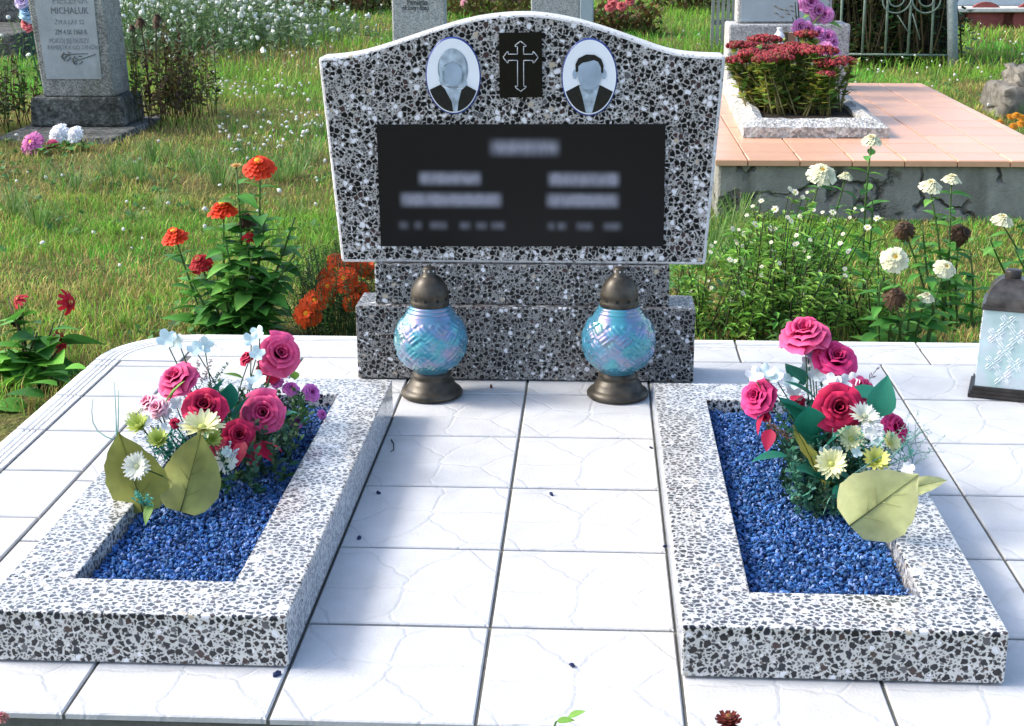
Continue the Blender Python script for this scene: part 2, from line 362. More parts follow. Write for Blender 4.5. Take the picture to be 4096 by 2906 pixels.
def put_tile(x0,x1,y0,y1,mat,parent,z=0.0,gap=.0055,rot=0):
    me=tile(x1-x0-gap,y1-y0-gap*1.45,mat)
    M=Matrix.Translation(((x0+x1)/2,(y0+y1)/2,z+rnd.uniform(-.0005,.0005)))
    if rot: M=M@Matrix.Rotation(math.pi,4,'Z')
    return inst('tile',me,parent,M)
XC=[-.9+.3*i for i in range(9)]
for i in range(len(XC)-1):
    for j in range(6):
        y0=-.3+.3*j; y1=min(y0+.3,1.485)
        put_tile(XC[i],XC[i+1],y0,y1,M_TILE,pave,rot=rnd.random()<.3)
YB=[-.3,-.075,.165,.408,.654,.898,1.143,1.388,1.435]
for a,b in zip(YB[:-1],YB[1:]): put_tile(-1.072,-.9,a,b,M_BTILE,pave)
bx=[-.915,-.43,.06,.545,1.03,1.5]
for a,b in zip(bx[:-1],bx[1:]): put_tile(a,b,1.485,1.632,M_TILE,pave)
put_tile(1.5,1.62,-.3,1.632,M_TILE,pave)
# corner field tile (quarter round inside the nosing)
mb=MB(); cx,cy,r=PX0+RC,PY1-RC,RC-.071
pts=[(-.917,1.437),(-.917,1.617)]+[(cx+r*math.cos(math.pi/2+math.pi/2*k/8),cy+r*math.sin(math.pi/2+math.pi/2*k/8)) for k in range(9)]
pts=[(min(x,-.917),y) for x,y in pts]; pts=[(-.917,1.437),(-.917,cy+r)]+[(cx+r*math.cos(math.pi/2+math.pi/2*k/8),cy+r*math.sin(math.pi/2+math.pi/2*k/8)) for k in range(1,9)]+[(cx-r,1.437)]
prism(mb,pts[::-1],-.010,0); mb.build('tile',M_BTILE,pave)
# ridged nosing: profile swept along the left and back edges, cut into pieces
prof=[(0,-.045),(0,-.006),(.003,-.001),(.008,.0015),(.022,.0015),(.025,.0),(.0258,-.006),(.0305,-.006),(.0315,.0012),(.0375,.0012),(.0385,-.006),(.0435,-.006),(.0445,.0012),(.0505,.0012),(.0515,-.006),(.0565,-.006),(.0575,.001),(.069,.001),(.069,-.010)]
def nosing(path):
    mb=MB(); vs=[];fs=[];n=len(prof)
    for (x,y,nx_,ny_) in path:
        for d,z in prof: vs.append((x+nx_*d,y+ny_*d,z))
    for k in range(len(path)-1):
        for i in range(n-1): fs.append((k*n+i,(k+1)*n+i,(k+1)*n+i+1,k*n+i+1))
    fs.append(tuple(range(n))); fs.append(tuple((len(path)-1)*n+i for i in range(n-1,-1,-1)))
    mb.add(vs,fs); mb.build('nosing',M_NOSE,pave)
G=.004
for a,b in zip(YB[:-1],YB[1:]): nosing([(PX0,a+G,1,0),(PX0,b-G,1,0)])
nosing([(PX0,1.435+G,1,0),(PX0,PY1-RC,1,0)]+[(cx-RC*math.cos(t),cy+RC*math.sin(t),math.cos(t),-math.sin(t)) for t in [math.pi/2*k/16 for k in range(1,17)]])
for a,b in zip(bx[:-1]+[1.5],bx[1:]+[1.62]): nosing([(a+G,PY1,0,-1),(b-G,PY1,0,-1)])

# ================================================================== GRAVE KERBS AND GRAVEL
KH=.088
def kerb(x0,x1,ix0,ix1,y0,y1,iy0,iy1,label):
    t=thing('grave_kerb',((x0+x1)/2,(y0+y1)/2,0),label,'grave kerb','terrazzo kerb frames round the blue gravel')
    z0=.0035
    def rail(a,b,c,d):
        mb=MB(); mb.box(a,b,c,d,z0,KH); o=mb.build('rail',M_KERB,t)
        bv=o.modifiers.new('edge','BEVEL'); bv.width=.0025; bv.segments=2
    e=.0004
    rail(x0,x1,y0,iy0,); rail(x0,x1,iy1,y1); rail(x0,ix0,iy0+e,iy1-e); rail(ix1,x1,iy0+e,iy1-e)
    return t
kerb(-.778,-.299,-.668,-.406,-.153,1.03,-.033,.912,'white and grey terrazzo kerb frame left of the tiled aisle')
kerb(.300,.779,.411,.676,-.153,1.03,-.033,.912,'white and grey terrazzo kerb frame right of the tiled aisle')
def icos():
    bm=bmesh.new(); bmesh.ops.create_icosphere(bm,subdivisions=1,radius=1); v=np.array([x.co[:] for x in bm.verts]); f=np.array([[q.index for q in p.verts] for p in bm.faces]); bm.free(); return v,f
IV,IF=icos()
def fastmesh(name,V,F,C,mat,smooth=False):
    """V (n,3) F (m,k) C (n,3)"""
    me=bpy.data.meshes.new(name); me.vertices.add(len(V)); me.vertices.foreach_set('co',V.astype(np.float32).ravel())
    k=F.shape[1]; me.loops.add(F.size); me.loops.foreach_set('vertex_index',F.astype(np.int32).ravel())
    me.polygons.add(len(F)); me.polygons.foreach_set('loop_start',np.arange(0,F.size,k,dtype=np.int32)); me.polygons.foreach_set('loop_total',np.full(len(F),k,np.int32))
    me.polygons.foreach_set('use_smooth',np.full(len(F),smooth)); me.materials.append(mat)
    me.update(calc_edges=True); ca=me.color_attributes.new('Col','FLOAT_COLOR','POINT'); a=np.ones((len(V),4),np.float32); a[:,:3]=C; ca.data.foreach_set('color',a.ravel())
    me.validate(); return me
def rrot(n):
    q=npr.normal(size=(n,4)); q/=np.linalg.norm(q,axis=1)[:,None]; w_,x,y,z=q.T
    return np.stack([np.stack([1-2*(y*y+z*z),2*(x*y-z*w_),2*(x*z+y*w_)],-1),np.stack([2*(x*y+z*w_),1-2*(x*x+z*z),2*(y*z-x*w_)],-1),np.stack([2*(x*z-y*w_),2*(y*z+x*w_),1-2*(x*x+y*y)],-1)],1)
def blobs(P,size,cols,squash=(1,1,1),jitter=.25):
    n=len(P); Rm=rrot(n); sh=IV[None]*(1+npr.uniform(-jitter,jitter,(n,len(IV),1)))*np.array(squash)*npr.uniform(.75,1.25,(n,1,3))
    V=np.einsum('nij,nvj->nvi',Rm,sh)*np.asarray(size).reshape(-1,1,1)+P[:,None]
    F=(IF[None]+(np.arange(n)*len(IV))[:,None,None]).reshape(-1,3); C=np.repeat(cols,len(IV),0)
    return V.reshape(-1,3),F,C
def gravel(x0,x1,y0,y1,label):
    mb=MB(); 
    n=int((x1-x0)*(y1-y0)/(.0046**2)); P=np.stack([npr.uniform(x0+.003,x1-.003,n),npr.uniform(y0+.003,y1-.003,n),npr.uniform(.052,.064,n)],1)
    P[:,2]+=.006*(vnoise(P[:,0]*1+9,P[:,1]*1+9,.09,21)-.5)
    cols=np.array([.033,.115,.31])*npr.uniform(.35,1.5,(n,1))*npr.uniform(.9,1.1,(n,3)); pale=npr.random(n)<.12; cols[pale]=np.array([.18,.28,.54])*npr.uniform(.8,1.2,(pale.sum(),1))
    V,F,C=blobs(P,npr.uniform(.0017,.0046,n),cols,(1.35,.85,.6),.28)
    b0=np.array([[x0,y0,.046],[x1,y0,.046],[x1,y1,.046],[x0,y1,.046]])
    k=len(V); V=np.concatenate([V,b0]); C=np.concatenate([C,np.tile([[.01,.02,.08]],(4,1))]); F=np.concatenate([F,[[k,k+1,k+2],[k,k+2,k+3]]])
    c=np.array([(x0+x1)/2,(y0+y1)/2,0]); o=inst('blue_gravel',fastmesh('blue_gravel',V-c,F,C,M_STONE),None,Matrix.Translation(c)); tag(o,label,'gravel',None,'stuff')
gravel(-.667,-.407,-.032,.911,'blue dyed gravel filling the left kerb frame')
gravel(.412,.675,-.032,.911,'blue dyed gravel filling the right kerb frame')

# ================================================================== HEADSTONE
hs=thing('headstone',(-.0165,1.36,0),'wide terrazzo headstone with curved top, black plaque and two oval portraits','headstone')
def bev(o,wd,seg=2): b=o.modifiers.new('edge','BEVEL'); b.width=wd; b.segments=seg; b.limit_method='ANGLE'
mb=MB(); mb.box(-.424,.409,1.299,1.435,.0035,.190); bev(mb.build('plinth',M_PLINTH,hs),.003)
mb=MB(); mb.box(-.377,.345,1.322,1.420,.1903,.2905); bev(mb.build('pedestal',M_PLINTH,hs),.003)
YS=1.335
top=[(-.497,.787),(-.470,.788),(-.443,.790),(-.41,.795),(-.377,.803),(-.31,.824),(-.243,.846),(-.156,.872),(-.11,.881),(-.069,.886),(-.02,.889),(.02,.888),(.061,.883),(.126,.870),(.191,.850),(.256,.828),(.299,.811),(.33,.802),(.356,.796),(.407,.792),(.462,.791)]
# smooth the measured curve
tp=np.array(top); xx=np.linspace(-.497,.462,61); zz=np.interp(xx,tp[:,0],tp[:,1]); 
for _ in range(6): zz[1:-1]=.25*zz[:-2]+.5*zz[1:-1]+.25*zz[2:]
outl=[(-.461,.2908),(.432,.2908)]+[(float(a),float(b)) for a,b in zip(xx[::-1],zz[::-1])]
mb=MB(); n=len(outl); v=[(x,YS,z) for x,z in outl]+[(x,YS+.095,z) for x,z in outl]
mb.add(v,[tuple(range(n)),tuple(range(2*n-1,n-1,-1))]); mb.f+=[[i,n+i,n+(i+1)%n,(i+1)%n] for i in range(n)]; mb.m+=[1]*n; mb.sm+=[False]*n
st=mb.build('stele',[M_STELE,M_LITEDGE],hs); bev(st,.008,3); st.modifiers[0].material=1  # side and bevel faces carry the painted bright edge line
# plaque with worn, unreadable lettering (soft grey smears)
def plaquemat():
    m,nt,p=newmat('black_plaque'); oc=objco(nt); sx=N(nt,'ShaderNodeSeparateXYZ'); L(nt,oc,sx.inputs[0]); x,z=sx.outputs[0],sx.outputs[2]
    ns=N(nt,'ShaderNodeTexNoise',i_Scale=38.0,i_Detail=2.0); mp=N(nt,'ShaderNodeMapping'); mp.inputs['Scale'].default_value=(1,0,.5); L(nt,oc,mp.inputs['Vector']); L(nt,mp.outputs[0],ns.inputs['Vector'])
    acc=None
    for cx,cz,hx,hz,soft,amp in PLQ:
        def edge(c,ctr,half):
            d=math_(nt,'SUBTRACT',half,math_(nt,'ABSOLUTE',math_(nt,'SUBTRACT',c,ctr)))
            q=N(nt,'ShaderNodeMapRange',interpolation_type='SMOOTHSTEP'); q.inputs[1].default_value=-soft; q.inputs[2].default_value=soft; L(nt,d,q.inputs[0]); return q.outputs[0]
        e=math_(nt,'MULTIPLY',math_(nt,'MULTIPLY',edge(x,cx,hx),edge(z,cz,hz)),amp)
        acc=e if acc is None else math_(nt,'MAXIMUM',acc,e)
    acc=math_(nt,'MULTIPLY',acc,math_(nt,'MULTIPLY_ADD',ns.outputs[0],1.1,.45))
    L(nt,mixc(nt,acc,(.0065,.0065,.007),(.24,.25,.30)),p.inputs['Base Color'])
    p.inputs['Roughness'].default_value=.35; p.inputs['Specular IOR Level'].default_value=.25; return m
# smears: centre x,z relative to the plaque centre, half sizes, softness, strength
PLQ=[(.010,.092,.078,.014,.016,1.0),(-.170,.017,.072,.013,.012,1.0),(-.168,-.035,.120,.014,.012,1.0),(.152,.016,.082,.014,.012,1.0),(.150,-.035,.084,.014,.012,1.0)]
PLQ+=[(x,-.098,w_,.008,.010,.42) for x,w_ in ((-.285,.010),(-.25,.008),(-.200,.020),(-.135,.012),(-.095,.012),(-.055,.016),(.075,.008),(.10,.010),(.155,.018),(.222,.020))]
def panel(name,corners,mat,y0,y1):
    mb=MB(); (ax,az),(bx_,bz),(cx_,cz),(dx,dz)=corners    # TL TR BR BL
    v=[(ax,y0,az),(bx_,y0,bz),(cx_,y0,cz),(dx,y0,dz),(ax,y1,az),(bx_,y1,bz),(cx_,y1,cz),(dx,y1,dz)]
    c=Vector(((ax+bx_)/2,y0,(az+cz)/2)); v=[tuple(Vector(q)-c) for q in v]
    mb.add(v,[(3,2,1,0),(4,5,6,7),(0,1,5,4),(1,2,6,5),(2,3,7,6),(3,0,4,7)])
    return inst(name,mb.mesh(name,mat),hs,Matrix.Translation(c))
panel('name_plaque',[(-.362,.630),(.326,.633),(.329,.338),(-.361,.333)],plaquemat(),YS-.004,YS+.003)
cp=panel('cross_plaque',[(-.067,.844),(.033,.846),(.035,.696),(-.066,.694)],M_BLACK,YS-.004,YS+.003)
# engraved cross outline
def crossoutline():
    a,t=.0072,.013      # half arm width, half width of the barbed tips
    def arm(L_): return [(a,0),(a,L_-.012),(t,L_-.012),(t-.001,L_-.009),(0,L_)]
    P=[]
    for (L_,d) in ((.037,(0,1)),(.041,(1,0)),(.079,(0,-1)),(.041,(-1,0))):
        right=(d[1],-d[0]); seq=arm(L_); full=[(-s_,l) for s_,l in seq[:-1]]+[seq[-1]]+[(s_,l) for s_,l in seq[:-1][::-1]]
        full=[(s_,max(l,a)) for s_,l in full]
        for s_,l in full: P.append((right[0]*s_+d[0]*l, right[1]*s_+d[1]*l))
    return P
mb=MB(); cxr,czr=-.0165,.788; P=crossoutline()
Pc=[]
for q in P:
    if not Pc or (abs(q[0]-Pc[-1][0])+abs(q[1]-Pc[-1][1]))>1e-5: Pc.append(q)
Pc.append(Pc[0])
for a_,b_ in zip(Pc[:-1],Pc[1:]): mb.tube([(cxr+a_[0],YS-.0045,czr+a_[1]),(cxr+b_[0],YS-.0045,czr+b_[1])],.0011,n=5)
mb.build('cross_outline',M_SILVER,cp)
# oval portraits: enamel oval, printed layers a fraction of a millimetre proud of each other
def oval(n=56,a=1,b=1): return [(a*math.cos(2*math.pi*k/n),b*math.sin(2*math.pi*k/n)) for k in range(n)]
def clip_oval(pts,a,b):
    out=[]
    for x,z in pts:
        q=math.hypot(x/a,z/b)
        out.append((x/q,z/q) if q>1 else (x,z))
    return out
M_PR=[simple('print_white',(.80,.85,.90),.25,.5,0,.03),simple('print_dark',(.012,.012,.012),.3,.4,0,.5,120),simple('print_pale',(.38,.47,.54),.3,.4,0,.35,50),simple('print_mid',(.22,.29,.34),.3,.4,0,.3,70),simple('print_face',(.31,.40,.49),.3,.4,0,.2,20)]
def dens(pts,k=8):
    o=[]
    for (a,b),(c,d) in zip(pts,pts[1:]+pts[:1]):
        for i in range(k): o.append((a+(c-a)*i/k,b+(d-b)*i/k))
    return o
def portrait(cx,cz,woman,label):
    a,b=.064,.0885
    mb=MB(); n=56; o=oval(n); y0=YS+.001
    prof=[(1.02,0),(1.02,-.004),(1.0,-.0065),(.975,-.007)]
    vs=[(cx+x*a*k,y0+dy,cz+z*b*k) for k,dy in prof for x,z in o]
    mb.add(vs,[(k*n+i,k*n+(i+1)%n,(k+1)*n+(i+1)%n,(k+1)*n+i) for k in range(3) for i in range(n)],smooth=True)
    pm=mb.build('portrait_medallion',M_BLUERIM,hs); pm['label']=label
    ph=MB(); A,B=a*.976,b*.976
    lay=[0]
    def layer(pts,mi,clip=True):
        lay[0]+=1; y=y0-.0075-.00035*lay[0]
        pts=dens(pts) if len(pts)<20 else pts
        if clip: pts=clip_oval(pts,A*.965,B*.965)
        ph.add([(cx+x,y,cz+z) for x,z in pts],[tuple(range(len(pts)))],(1,1,1),mi)
    e=lambda x,z,rx,rz: [(x+rx*math.cos(2*math.pi*k/36),z+rz*math.sin(2*math.pi*k/36)) for k in range(36)]
    ph.add([(cx+x*A,y0-.0072,cz+z*B) for x,z in o],[tuple(range(n))],(1,1,1),0)
    if woman:
        layer(e(0,.016,.036,.046),3); layer(e(-.001,.020,.032,.044),2)
        layer([(-.028,-.022),(.034,-.028),(.03,-.005),(.034,.0),(.030,.02),(-.028,.02),(-.034,-.01)],2)
        layer([(-.06,-.034),(-.030,-.020),(-.02,-.03),(-.004,-.06),(.0,-.086),(-.03,-.084),(-.055,-.06)],1); layer([(.058,-.036),(.032,-.022),(.018,-.034),(.010,-.06),(.008,-.086),(.03,-.083),(.052,-.06)],1)
        layer([(-.020,-.028),(.020,-.030),(.012,-.060),(.009,-.085),(.002,-.086),(-.004,-.060)],2)
        layer([(-.020,.026),(.0,.034),(.020,.025),(.021,.020),(.0,.028),(-.021,.021)],3)
        layer(e(0,.004,.0215,.028),4); layer([(-.024,.012),(-.021,.012),(-.02,-.02),(-.025,-.012)],3); layer([(.024,.012),(.021,.012),(.02,-.02),(.025,-.012)],3)
    else:
        layer([(-.060,-.036),(-.026,-.018),(.026,-.018),(.058,-.034),(.05,-.06),(.02,-.087),(-.02,-.087),(-.05,-.062)],1)
        layer([(-.024,-.020),(.024,-.018),(.018,-.04),(.006,-.087),(-.006,-.087),(-.016,-.045)],2)
        layer(e(-.034,.007,.0055,.011),4); layer(e(.034,.007,.0055,.011),4)
        layer([(-.018,-.005),(.018,-.005),(.019,-.024),(0,-.03),(-.02,-.024)],4)
        layer([(-.032,.012),(-.033,.03),(-.026,.044),(-.008,.053),(.012,.052),(.027,.043),(.033,.028),(.032,.010),(.026,.012),(.0,.02),(-.026,.014)],1)
        layer([(-.026,.010),(-.026,.026),(-.016,.034),(-.004,.036),(.010,.040),(.020,.036),(.027,.022),(.027,-.004),(.020,-.02),(.008,-.028),(-.008,-.028),(-.020,-.02),(-.026,-.004)],4)
        layer([(-.008,-.026),(0,-.031),(.008,-.026),(.005,-.037),(0,-.032),(-.005,-.037)],3)
    ph.build('photograph',M_PR,pm)
portrait(-.176,.745,True,'oval grey portrait of a person in a light headscarf')
portrait(.145,.742,False,'oval grey portrait of a person with short dark hair in a dark jacket')

# ================================================================== GRAVE LANTERNS
def globe_lantern(cx,cy,label,rz):
    t=thing('grave_lantern',(cx,cy,0),label,'grave lantern','round blue glass grave lanterns',rz)
    c=(cx,cy,.0)
    mb=MB(); mb.lathe([(.066,.0015),(.0735,.004),(.0745,.010),(.070,.017),(.064,.021),(.060,.024),(.055,.034),(.0505,.041),(.046,.044),(.0455,.050),(.047,.052),(.047,.056),(.045,.058),(.045,.063),(.042,.064)],40,c); mb.build('base',M_BRONZE,t)
    # glass globe with woven diamond relief
    mb=MB(); nu,nv=132,66; vs=[];fs=[]
    for j in range(nv+1):
        f=j/nv; z=.063+f*(.226-.063)
        ph=(f*1.0); zc=.138; dz=(z-zc)/.078
        if z<.20:
            r=.0855*math.sqrt(max(0.0,1-min(.99,(dz*.93)**2))) if dz<0 else .0855*math.sqrt(max(0.0,1-(dz*.88)**2))
            r=max(r,.043)
        else: r=.0555-.012*(z-.20)/.026
        if z>.196: r=max(.0435,.0855*math.sqrt(max(0.0,1-(((.196-zc)/.078)*.88)**2))-(z-.196)*.62)
        if z>.205: r+=.0016*math.cos((z-.205)*math.pi*2/.0085)
        for i in range(nu):
            a=2*math.pi*i/nu; rr=r
            if .078<z<.192:
                u=a*11/(2*math.pi); v_=(z-.078)/.0205
                p_=(u+v_/2); q_=(u-v_/2); par=(math.floor(p_)+math.floor(q_))%2
                fp=p_-math.floor(p_); fq=q_-math.floor(q_)
                rib=math.sin((fp if par else fq)*math.pi*6)
                ed=min(fp,1-fp,fq,1-fq)
                rr+=.0017*rib*min(1,ed*8)+.0022*min(1,ed*5)
            vs.append((cx+rr*math.cos(a),cy+rr*math.sin(a),z))
    for j in range(nv):
        for i in range(nu): fs.append((j*nu+i,j*nu+(i+1)%nu,(j+1)*nu+(i+1)%nu,(j+1)*nu+i))
    mb.add(vs,fs,(1,1,1),0,True); mb.build('glass_globe',M_BLUEGL,t)
    mb=MB(); mb.lathe([(.0425,.223),(.046,.224),(.046,.236),(.0445,.238),(.0445,.248),(.0455,.250),(.0445,.256),(.042,.266),(.037,.278),(.030,.288),(.0215,.295),(.0155,.2985),(.0155,.301),(.015,.3015),(.015,.314),(.0135,.3165),(.006,.318)],40,c)
    cap=mb.build('cap',M_BRONZE,t)
    mb=MB()
    for k in range(10):
        a=2*math.pi*k/10+.2
        M_=Matrix.Translation((cx,cy,.243))@Matrix.Rotation(a,4,'Z')@Matrix.Translation((.0443,0,0)); q=MB(); q.box(-.001,.0008,-.0035,.0035,-.0035,.0035); mb.xadd(q,M_)
    for k in range(8):
        a=2*math.pi*k/8; M_=Matrix.Translation((cx,cy,.309))@Matrix.Rotation(a,4,'Z')@Matrix.Translation((.0147,0,0)); q=MB(); q.box(-.001,.0009,-.0018,.0018,-.0022,.0022); mb.xadd(q,M_,1)
    mb.build('vent_holes',[simple('vent_dark',(.004,.004,.004),.8),simple('vent_light',(.5,.5,.48),.7)],cap)
    mb=MB(); mb.lathe([(.028,.062),(.028,.13),(.026,.132),(.003,.133),(.002,.142)],20,c); mb.build('candle',simple('wax',(.75,.72,.65),.6,.3),t)
globe_lantern(-.2255,1.184,'round blue lustre glass lantern standing left, beside the left kerb end',.3)
globe_lantern(.2215,1.196,'round blue lustre glass lantern standing right, beside the right kerb end',1.1)

M_EMB=glassmat('embossed_glass',(.80,.86,.90),.1,.2,380.0)
def square_lantern(cx,cy,rz):
    t=thing('grave_lantern',(cx,cy,0),'tall square pearl glass lantern with dark domed cap at the right edge','grave lantern',None,rz)
    W_=wm(t)
    def part(name,mb,mat,parent=t):
        mb.v=[tuple(W_@Vector(v)) for v in mb.v]; return mb.build(name,mat,parent)
    def sq(prof): 
        mb=MB(); 
        for (h,z),(h2,z2) in zip(prof[:-1],prof[1:]):
            v=[(-h,-h,z),(h,-h,z),(h,h,z),(-h,h,z),(-h2,-h2,z2),(h2,-h2,z2),(h2,h2,z2),(-h2,h2,z2)]
            mb.add(v,[(0,1,5,4),(1,2,6,5),(2,3,7,6),(3,0,4,7)])
        h,z=prof[0]; mb.add([(-h,-h,z),(h,-h,z),(h,h,z),(-h,h,z)],[(3,2,1,0)]); h,z=prof[-1]; mb.add([(-h,-h,z),(h,-h,z),(h,h,z),(-h,h,z)],[(0,1,2,3)])
        return mb
    part('base',sq([(.074,.0015),(.075,.004),(.075,.010),(.070,.011),(.070,.018),(.066,.019),(.066,.027),(.060,.028)]),M_DKMETAL)
    part('glass_body',sq([(.0615,.0275),(.061,.05),(.057,.215),(.056,.2165)]),M_FROST)
    for s_ in range(4):
        mb=MB()
        def petal(u,z,ang,l,wd):
            # raised ellipse on the panel facing -Y (local), rotated per side
            n=10; vs=[];hw=lambda z_:.0615-(z_-.0275)*.0044/.18-.0003
            for k in range(n):
                a=2*math.pi*k/n; du=l*math.cos(a)*math.cos(ang)-wd*math.sin(a)*math.sin(ang); dz=l*math.cos(a)*math.sin(ang)+wd*math.sin(a)*math.cos(ang)
                vs.append((u+du,-hw(z+dz),z+dz))
            vs.append((u,-hw(z)-.0036,z)); mb.add(vs,[(k,(k+1)%n,n) for k in range(n)],(1,1,1),0,True)
        for r_ in range(5):
            for c_ in (-1,0,1):
                if (r_+c_)%2: 
                    continue
                u0,z0=c_*.024,.052+r_*.034
                for q in range(4):
                    a=math.pi/4+q*math.pi/2
                    for off in (-.0052,0,.0052):
                        uu=u0+.0135*math.cos(a)-off*math.sin(a); zz_=z0+.0135*math.sin(a)+off*math.cos(a)
                        if abs(uu)<.048 and .04<zz_<.205: petal(uu,zz_,a,.0118-abs(off)*.5,.0021)
                petal(u0,z0,0,.003,.003)
        M_=Matrix.Rotation(s_*math.pi/2,4,'Z'); mb.v=[tuple(M_@Vector(v)) for v in mb.v]
        part('embossed_panel',mb,M_EMB)
    cap=part('cap',sq([(.060,.214),(.062,.216),(.062,.222),(.059,.223),(.059,.228),(.054,.230),(.052,.243),(.047,.257),(.039,.270),(.029,.280),(.022,.284)]),simple('grey_bronze',(.075,.068,.062),.35,.5,.5,.6,30))
    mb=MB(); mb.lathe([(.019,.2835),(.019,.300),(.018,.302),(.004,.303)],28,(0,0,0)); part('chimney',mb,M_DKMETAL,cap)
    return t
square_lantern(1.149,1.268,R(-17))

# ================================================================== FLOWER PARTS
def patch(mb, fn, nu, nv, colfn):
    vs=[];cs=[];fs=[]
    for j in range(nv+1):
        for i in range(nu+1):
            u=-1+2*i/nu; v=j/nv; vs.append(fn(u,v)); cs.append(colfn(u,v))
    for j in range(nv):
        for i in range(nu):
            a=j*(nu+1)+i; fs.append((a,a+1,a+nu+2,a+nu+1))
    mb.add(vs,fs,cs,0,True)
def rose_me(name, inner, outer, edge, seed, openness=1.0):
    r=random.Random(seed); mb=MB()
    layers=[(3,.05,.14,.56,1.25,.02,0),(4,.08,.30,.60,1.0,.04,0),(4,.10,.48,.58,.95,.10,0),(5,.12,.70,.44,.85,.18,1),(5,.14,.90,.22,.80,.24,1),(6,.14,1.04,-.02,.70,.22,1)]
    for k,(n,r0,r1,h1,wd,curl,out) in enumerate(layers):
        ph=r.uniform(0,6.28)
        for q in range(n):
            a0=ph+2*math.pi*q/n+r.uniform(-.12,.12); R1=r1*(1+r.uniform(-.13,.10))*(.7+.3*openness if k>1 else 1); H=h1+r.uniform(-.10,.08)+(1-openness)*.25*(k>2); ww=wd*r.uniform(.9,1.1); wob=r.uniform(0,6.28)
            def fn(u,v):
                rr=r0+(R1-r0)*v**.8; sh=.45+.55*math.sin(math.pi*min(1,v*.62+.12))
                a=a0+u*ww*sh
                z=-.45+(H+.45)*math.sin(v*math.pi/2) - .16*u*u*v*v + (.03+.06*k/5)*math.sin(u*4.5+wob)*v
                if v>.7: rr+=curl*(v-.7)/.3*(.7+.3*u*u); z-=curl*.55*((v-.7)/.3)**2
                return (rr*math.cos(a),rr*math.sin(a),z)
            t=k/5
            base=lerp(inner,outer,t); g=r.uniform(.85,1.15)
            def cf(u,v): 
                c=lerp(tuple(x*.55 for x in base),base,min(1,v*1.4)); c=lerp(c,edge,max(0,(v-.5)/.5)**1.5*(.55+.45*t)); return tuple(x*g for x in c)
            patch(mb,fn,6,5,cf)
    # calyx
    for q in range(5):
        a0=2*math.pi*q/5
        patch(mb,lambda u,v:((.12+.5*v)*math.cos(a0+u*.35*(1-v)),(.12+.5*v)*math.sin(a0+u*.35*(1-v)),-.5+.12*v-.3*v*v),2,3,lambda u,v:(.03,.09,.025))
    mb.lathe([(.02,-.62),(.16,-.52),(.2,-.42)],8,(0,0,0),(.03,.09,.025))
    return mb.mesh(name,M_SILK)
def daisy_me(name, col, tip, centre, n=20, layers=2, seed=1, cup=.25, wid=.15, cr=.2):
    r=random.Random(seed); mb=MB()
    for k in range(layers):
        for q in range(n):
            a0=2*math.pi*(q+.5*k)/n+r.uniform(-.06,.06); Ln=(1-.18*k)*r.uniform(.88,1.08); cu=cup*(1+.8*k)+r.uniform(-.12,.12)
            def fn(u,v):
                d=.1+(Ln-.1)*v; w_=wid*(.45+.55*math.sin(math.pi*(v*.75+.12)))*u*(1 if v<.99 else .35)
                return (d*math.cos(a0)-w_*math.sin(a0),d*math.sin(a0)+w_*math.cos(a0),cu*v+.04*u*u-(.10*v*v if k==0 else 0))
            g=r.uniform(.88,1.08)
            patch(mb,fn,2,3,lambda u,v:tuple(x*g for x in lerp(col,tip,v)))
    mb.lathe([(cr,.02),(cr*.95,.10),(cr*.6,.16),(.02,.18)],12,(0,0,0),centre)
    mb.lathe([(.03,-.22),(.16,-.12),(.2,.0)],8,(0,0,0),(.05,.12,.03))
    return mb.mesh(name,M_PETAL)
def zinnia_me(name, col, tip, centre, seed=1, layers=5, droop=.18, n=17, dome=.5, pw=.20):
    r=random.Random(seed); mb=MB()
    for k in range(layers):
        t=k/(layers-1); Lk=1-.62*t; zk=dome*t
        nn=int(n*(1-.45*t))
        for q in range(nn):
            a0=2*math.pi*(q+.5*k)/nn+r.uniform(-.07,.07); Ln=Lk*r.uniform(.9,1.08); dr=droop*(1-t)+r.uniform(-.06,.06)
            def fn(u,v):
                d=.06+(Ln-.06)*v; w_=pw*(1-.25*t)*(.4+.6*math.sin(math.pi*(v*.62+.18)))*u
                return (d*math.cos(a0)-w_*math.sin(a0),d*math.sin(a0)+w_*math.cos(a0),zk*.8+.10*math.sin(v*math.pi)*.8-dr*v*v+.05*u*u+.10*t*v)
            g=r.uniform(.8,1.15)
            patch(mb,fn,2,3,lambda u,v:tuple(x*g for x in lerp(col,tip,v)))
    mb.lathe([(.24,dome*.72),(.26,dome*.95),(.18,dome*1.12),(.02,dome*1.16)],12,(0,0,0),centre)
    mb.lathe([(.04,-.42),(.20,-.30),(.26,-.12),(.22,.02)],10,(0,0,0),(.05,.11,.03))
    return mb.mesh(name,M_PETAL)
def leaf_me(name, c0, c1, wid=.28, droop=.18, fold=.25, nu=4, nv=6, sharp=1.0, mat=None, rib=True):
    mb=MB()
    def W_(v): return wid*(math.sin(math.pi*min(1,v**.75))**.9)*(1-.15*v)+.006*(1-v)
    patch(mb,lambda u,v:(u*W_(v), abs(u)*W_(v)*fold-droop*v*v, v),nu,nv,lambda u,v:tuple(x*(1.25 if abs(u)<.01 and rib else 1) for x in lerp(c0,c1,abs(u)*.6+.4*v)))
    return mb.mesh(name,mat or M_LEAF)
def stemtube(mb,a,b,r0,r1,col,bend=.05,k=5):
    a=Vector(a);b=Vector(b); d=(b-a).length; off=Vector((rnd.uniform(-1,1),rnd.uniform(-1,1),0))*bend*d
    pts=[a+(b-a)*(i/k)+off*math.sin(math.pi*i/k) for i in range(k+1)]
    mb.tube(pts,r0,r1,5,col); return pts

